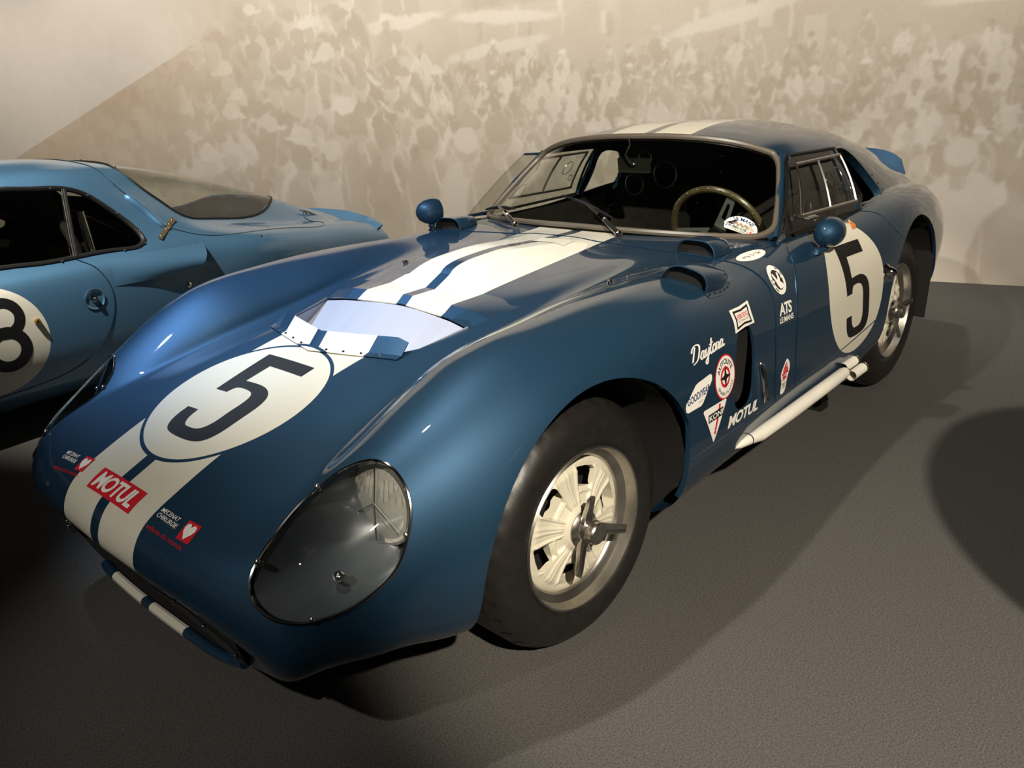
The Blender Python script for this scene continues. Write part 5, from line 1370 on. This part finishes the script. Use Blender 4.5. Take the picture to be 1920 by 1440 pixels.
WS8 = np.array(WS8+[(x, -y) for x, y in WS8[-2:0:-1]])
def f8_ws(V): return np.where(V[:, 2] > .72, in_poly(V[:, :2], WS8), 1.0)
def f8_arch(xc, zc, r):
    def f(V):
        x = V[:, 0]-xc; z = np.maximum(V[:, 2]-zc, 0)
        return np.where(np.abs(V[:, 1]) > .42, np.sqrt(x*x+z*z)-r, 1.0)
    return f
FX8, RX8 = 1.22, -1.02
for nm, f in (('rear_window', f8_rear), ('windscreen', f8_ws)):
    a_, n_, f_ = clip(V8, NN8, F8, lambda V, f=f: -f(V)); mobj(nm, a_, f_, MT['glass8'], car8, True, n_)
for s in (1, -1):
    a_, n_, f_ = clip(V8, NN8, F8, lambda V: np.where(V[:, 1]*s > 0, -f8_side(V), -1.0)); mobj('side_window', a_-n_*.004, f_, MT['glass8'], car8, True, n_)
a_, n_, f_ = V8, NN8, F8
for f, lp in ((f8_rear, .008), (f8_ws, .008), (f8_side, .012), (f8_arch(FX8, .30, .345), .014), (f8_arch(RX8, .25, .25), .014)):
    a_, n_, f_ = clip(a_, n_, f_, f, lip=lp)
shell8 = mobj('body_shell', a_, f_, MT['body8'], car8, True, n_)
def near8(p, off=0.0):
    h = BVH8.find_nearest(Vector(p)); return h[0]+h[1]*off
def hit8(o, d): 
    h = BVH8.ray_cast(Vector(o), Vector(d).normalized(), 6); return h[0], h[1]
def line8(pts, name, r, m, par=shell8, closed=False, off=-.0004, n=5):
    P = smooth_line(pts, n) if not closed else np.array(pts)
    return MB().tube([near8(p, off) for p in P], r, 6, closed=closed).build(name, MT[m] if isinstance(m, str) else m, par)
# seals with small rivets
for s in (1, -1):
    pts = [hit8((x, 3*s, z), (0, -s, 0))[0] for x, z in WIN8]; pts = [p for p in pts if p]
    sl = MB().tube([p+Vector((0, -s*.004, 0)) for p in pts], .012, 8, closed=True).build('window_seal', MT['rubber'], shell8)
    for k in range(0, len(pts), 6): MB().ball(pts[k]+Vector((0, s*.009, 0)), .0045, 8, 5).build('rivet', MT['chrome'], shell8)
    bp_ = [hit8((x, 3*s, z), (0, -s, 0))[0] for x, z in ((.052,1.006),(.095,.86),(.130,.728))]
    MB().tube([p+Vector((0, s*.002, 0)) for p in bp_], .009, 8).build('window_post', MT['rubber'], shell8)
    MB().tube([p+Vector((.012, s*.006, 0)) for p in bp_], .0035, 6).build('post_trim', MT['steel'], shell8)
pts = [hit8((x, y, 3), (0, 0, -1))[0] for x, y in bez_closed(RG8[::1], 3)]
MB().tube([p for p in pts if p], .008, 6, closed=True).build('rear_window_seal', MT['rubber'], shell8)
for k in range(0, len(pts), 5):
    if pts[k]: MB().ball(pts[k].lerp(Vector((-.7, 0, pts[k].z)), .05)+Vector((0, 0, .006)), .0045, 8, 5).build('rivet', MT['chrome'], shell8)
# shut lines: door, engine cover
MT['gap8'] = paint('light_blue_gap', (.010, .045, .075), .3, .6)
for s in (1, -1):
    line8([(x, s*y, z) for x, y, z in [(.144,.69,.730),(.100,.72,.70),(.072,.74,.66),(.045,.76,.58),(.049,.765,.508),(.099,.76,.396),(.198,.75,.298),(.30,.74,.25),(.45,.73,.225),(.70,.72,.215)]], 'shut_line', .0032, 'gap8')
    line8([(x, s*y, z) for x, y, z in [(-.172,.22,1.105),(-.19,.33,1.085),(-.199,.37,1.074),(-.217,.471,1.008),(-.254,.508,.947),(-.312,.544,.873),(-.347,.60,.796),(-.405,.622,.764),(-.501,.657,.725),(-.781,.677,.692),(-1.158,.643,.657),(-1.379,.612,.636),(-1.41,.58,.630),(-1.42,.4,.66)]], 'shut_line', .0036, 'gap8')
line8([(-.172,.22,1.105),(-.165,0,1.11),(-.172,-.22,1.105)], 'shut_line', .0036, 'gap8')
# number
E8c = [((.515,.552),.083,.042),((.527,.425),.094,.048)]
def lay8(name, VF, x0, z0, m, off):
    V, F = VF; P = []; N_ = []
    for u, v in V:
        h, n = hit8((x0-u, 3, z0+v), (0, -1, 0)); P.append(h+n*off); N_.append(n)
    return mobj(name, P, F, MT[m], shell8, True, N_)
for (cx, cz), ro, ri in E8c:
    V, F = [], []
    n = 48
    for r in (ri, (ri+ro)/2, ro):
        for k in range(n): V.append((r*math.cos(2*math.pi*k/n), r*math.sin(2*math.pi*k/n)))
    F = [(j*n+k, j*n+(k+1) % n, (j+1)*n+(k+1) % n, (j+1)*n+k) for j in range(2) for k in range(n)]
    F = [f[::-1] for f in F]
    lay8('race_number', (V, F), cx, cz, 'black_dec', .0012)
# door lock in a round dish, brass bolt, fuel catch
h, n = hit8((.135, 3, .549), (0, -1, 0))
q = MB(); q.lathe([(.047,.002),(.045,.003),(.036,-.004),(.020,-.009),(.0005,-.010)], 32, h+Vector((0, .004, 0)), 'y'); dl = q.build('door_lock_dish', MT['blue8'], car8)
q = MB(); q.lathe([(.016,-.008),(.013,.010),(.008,.016),(.0005,.017)], 16, h+Vector((0, .004, 0)), 'y'); q.build('lock_button', MT['chrome'], dl)
h, n = hit8((.392, 3, .512), (0, -1, 0))
q = MB(); q.lathe([(.012,0),(.013,.006),(.011,.016),(.006,.020),(.0005,.021)], 16, h, 'y'); q.build('brass_bolt', mat('brass', (.55, .36, .10), .25, 1.0), car8)
h, n = hit8((-.30, 3, .505), (0, -1, 0))
# brass hinge on the pillar
m_brass = noise_vary(mat('old_brass', (.50, .40, .22), .35, .9), 30, .2)
h0, h1 = near8((-.440,.565,.803), .006), near8((-.285,.665,.733), .006); d_ = (h1-h0); n_ = BVH8.find_nearest(h0.lerp(h1, .5))[1]; t_ = d_.cross(n_).normalized()*.012
q = MB(); ha = [h0-t_, h0+t_, h1+t_*.8, h1-t_*.8]
q.add(ha+[p+n_*.005 for p in ha], [(3, 2, 1, 0), (4, 5, 6, 7), (0, 1, 5, 4), (1, 2, 6, 5), (2, 3, 7, 6), (3, 0, 4, 7)]); hg = q.build('hinge', m_brass, car8, smooth=False)
for k in (.1, .3, .55, .9): MB().ball(h0.lerp(h1, k)+n_*.006, .006, 10, 6).build('hinge_bolt', MT['chrome'], hg)
q = MB(); q.tube([h0.lerp(h1, .47)-t_*1.1+n_*.006, h0.lerp(h1, .47)+t_*1.1+n_*.006], .005, 8); q.build('hinge_pin', m_brass, hg)
# teardrop blister along the engine cover joint
q = MB(); path = smooth_line([(-.245,.515,.945),(-.275,.535,.905),(-.315,.565,.855),(-.350,.610,.790),(-.360,.62,.780)], 4)
q.tube([near8(p, .000) for p in path], [.004]+[.013+.012*math.sin(math.pi*(i/(len(path)-1))**.7) for i in range(1, len(path)-1)]+[.004], 12); q.build('cover_blister', MT['blue8'], car8)
# intake pod on the flank, open at the back
q = MB(); nx, nz = 14, 9; V = []
for i in range(nx):
    t = i/(nx-1); 
    for j in range(nz):
        w = j/(nz-1); x = .03-.02*w-(.405+.085*w)*t; z = (.582-.010*t)+((.70-.01*t)-(.582-.010*t))*w
        h, n = hit8((x, 3, z), (0, -1, 0)); V.append(h+Vector((0, (.075*t**1.2)*math.sin(math.pi*min(1, .12+w*.82))**.8+.001, 0)))
q.add(V, grid_faces(nx, nz)); pod = q.build('intake_pod', MT['blue8'], car8)
q = MB(); edge = V[-nz:]; inn = []
for p in edge: 
    h, n = hit8((p.x, 3, p.z), (0, -1, 0)); inn.append(h+Vector((.03, .0, 0)))
q.add([p+Vector((.012, -.002, 0)) for p in edge]+inn, [(j, j+1, nz+j+1, nz+j) for j in range(nz-1)]); q.build('intake_mouth', MT['dark'], pod)
# tail lip and bonnet pin
q = MB(); V = []; ys8 = np.linspace(-.60, .60, 15)
for dx, dz, k in ((0, -.01, 0), (-.06, .035, 1), (-.068, .033, 2), (-.03, -.02, 3)):
    for y in ys8:
        h, n = hit8((-1.86+.10*abs(y)**2, y, 3), (0, 0, -1)); V.append(h+Vector((dx, 0, dz*(1-.5*(abs(y)/.6)**4))))
m = len(ys8); q.add(V, [(k*m+i, k*m+i+1, (k+1)*m+i+1, (k+1)*m+i) for k in range(3) for i in range(m-1)]); q.build('tail_lip', MT['blue8'], car8)
TL = [Vector(p) for p in G8[-1]]; q = MB(); q.add(TL, [tuple(range(len(TL)))]); q.build('tail_panel', MT['blue8'], car8, smooth=False)
for y in (.36, -.36):
    h, n = hit8((-1.47, y, 3), (0, 0, -1)); q = MB(); q.tube([h, h+n*.018], [.012, .009], 10); p_ = q.build('cover_catch', MT['steel'], car8)
    MB().tube([h+n*.016+Vector((.05, 0, .012)), h+n*.018, h+n*.010+Vector((-.10, 0, -.04))], [.004, .008, .004], 8).build('catch_lever', MT['steel'], p_)
h, n = hit8((-.842, 3, .664), (0, -1, 0)); MB().ball(h, (.012, .004, .006), 10, 6).build('fastener', MT['chrome'], car8)
h, n = hit8((-.343, 3, .509), (0, -1, 0)); q = MB(); q.lathe([(.014,0),(.013,.004),(.006,.007),(.0005,.0075)], 14, h, 'y'); q.build('quarter_turn_fastener', MT['chrome'], car8)
# wheels (plain magnesium discs) and dark liners
for xc in (FX8, RX8):
    for s in (1, -1):
        q = MB(); q.lathe([(.185,-.01),(.192,.0),(.188,.006),(.175,-.004),(.165,-.03),(.12,-.035),(.05,-.02),(.02,-.01),(.0005,-.01)], 48); w8 = q.build('wheel', MT['alloy'], car8)
        ty = MB(); ty.lathe([(.19,-.02),(.20,.004),(.24,.010),(.27,.0),(.292,-.02),(.298,-.05),(.298,-.15),(.28,-.18),(.20,-.19)], 64); ty.build('tyre', MT['tyre'], w8)
        w8.matrix_local = Matrix.Translation((xc, s*.70, .298)) @ Matrix.Rotation(0 if s > 0 else math.pi, 4, 'Z')
        q = MB(); R_ = .36; P = [(xc+R_*math.cos(a), max(.2, .30+R_*math.sin(a))) for a in [math.pi*k/12 for k in range(13)]]; n = 13
        P = [(xc+R_, .2)]+P+[(xc-R_, .2)]; n = 15; Vv = []
        for x, z in P:
            h, _n = hit8((x, 3, max(z, .30)), (0, -1, 0)); Vv.append((x, s*((h.y if h else .6)-.012), z))
        q.add(Vv+[(x, s*.44, z) for x, z in P], [(i, i+1, n+i+1, n+i) for i in range(n-1)]+[tuple(n+i for i in range(n))]); q.build('wheel_well', MT['dark'], car8)
# cabin: tub, seats, roll bars, bright pipe behind the seat
q = MB(); q.add([(1.0,-.60,.22),(1.0,.60,.22),(-1.3,.58,.26),(-1.3,-.58,.26),(1.0,-.655,.70),(1.0,.655,.70),(-.3,.665,.71),(-.3,-.665,.71),(-1.3,.45,.62),(-1.3,-.45,.62)], [(0,1,2,3),(0,3,9,7,4),(1,5,6,8,2),(0,4,5,1),(2,8,9,3)])
q.build('cabin_tub', MT['cabin'], car8, smooth=False)
q = MB(); q.add([(-.42,-.52,.3),(-.42,.52,.3),(-.42,.60,.70),(-.40,.42,.90),(-.40,-.42,.90),(-.42,-.60,.70)], [(0,1,2,3,4,5)]); q.build('bulkhead', MT['cabin'], car8, smooth=False)
for s in (1, -1):
    q = MB(); prof = [(.62,.30),(.55,.36),(.25,.32),(.10,.54),(.04,.70),(-.03,.72),(-.05,.67),(.08,.36),(.14,.26)]; V = []
    for w_, dz in ((-.21, .05), (-.16, 0), (.16, 0), (.21, .05)):
        for x, z in prof: V.append((x, s*.30+w_, z+dz))
    n = len(prof); q.add(V, [(i*n+j, i*n+(j+1) % n, (i+1)*n+(j+1) % n, (i+1)*n+j) for i in range(3) for j in range(n)]+[tuple(range(n)), tuple(3*n+j for j in range(n))]); q.build('seat', MT['seat'], car8, auto=40)
for s in (1, -1):
    MB().tube([(.02, s*.52, .25), (.04, s*.52, .75), (.10, s*.45, 1.02), (.10, 0, 1.06)], .022, 10).build('roll_bar', MT['cabin'], car8)
    MB().tube([(.05, s*.50, .92), (-.45, s*.42, .62)], .018, 10).build('roll_bar_stay', MT['cabin'], car8)
    MB().tube([(.46, s*.545, 1.00), (.72, s*.61, .76)], .016, 8).build('front_roll_bar', MT['cabin'], car8)
MB().tube([(-.005, .575, .68), (.0, .545, .90)], .019, 14).build('filler_pipe', MT['chrome'], car8)
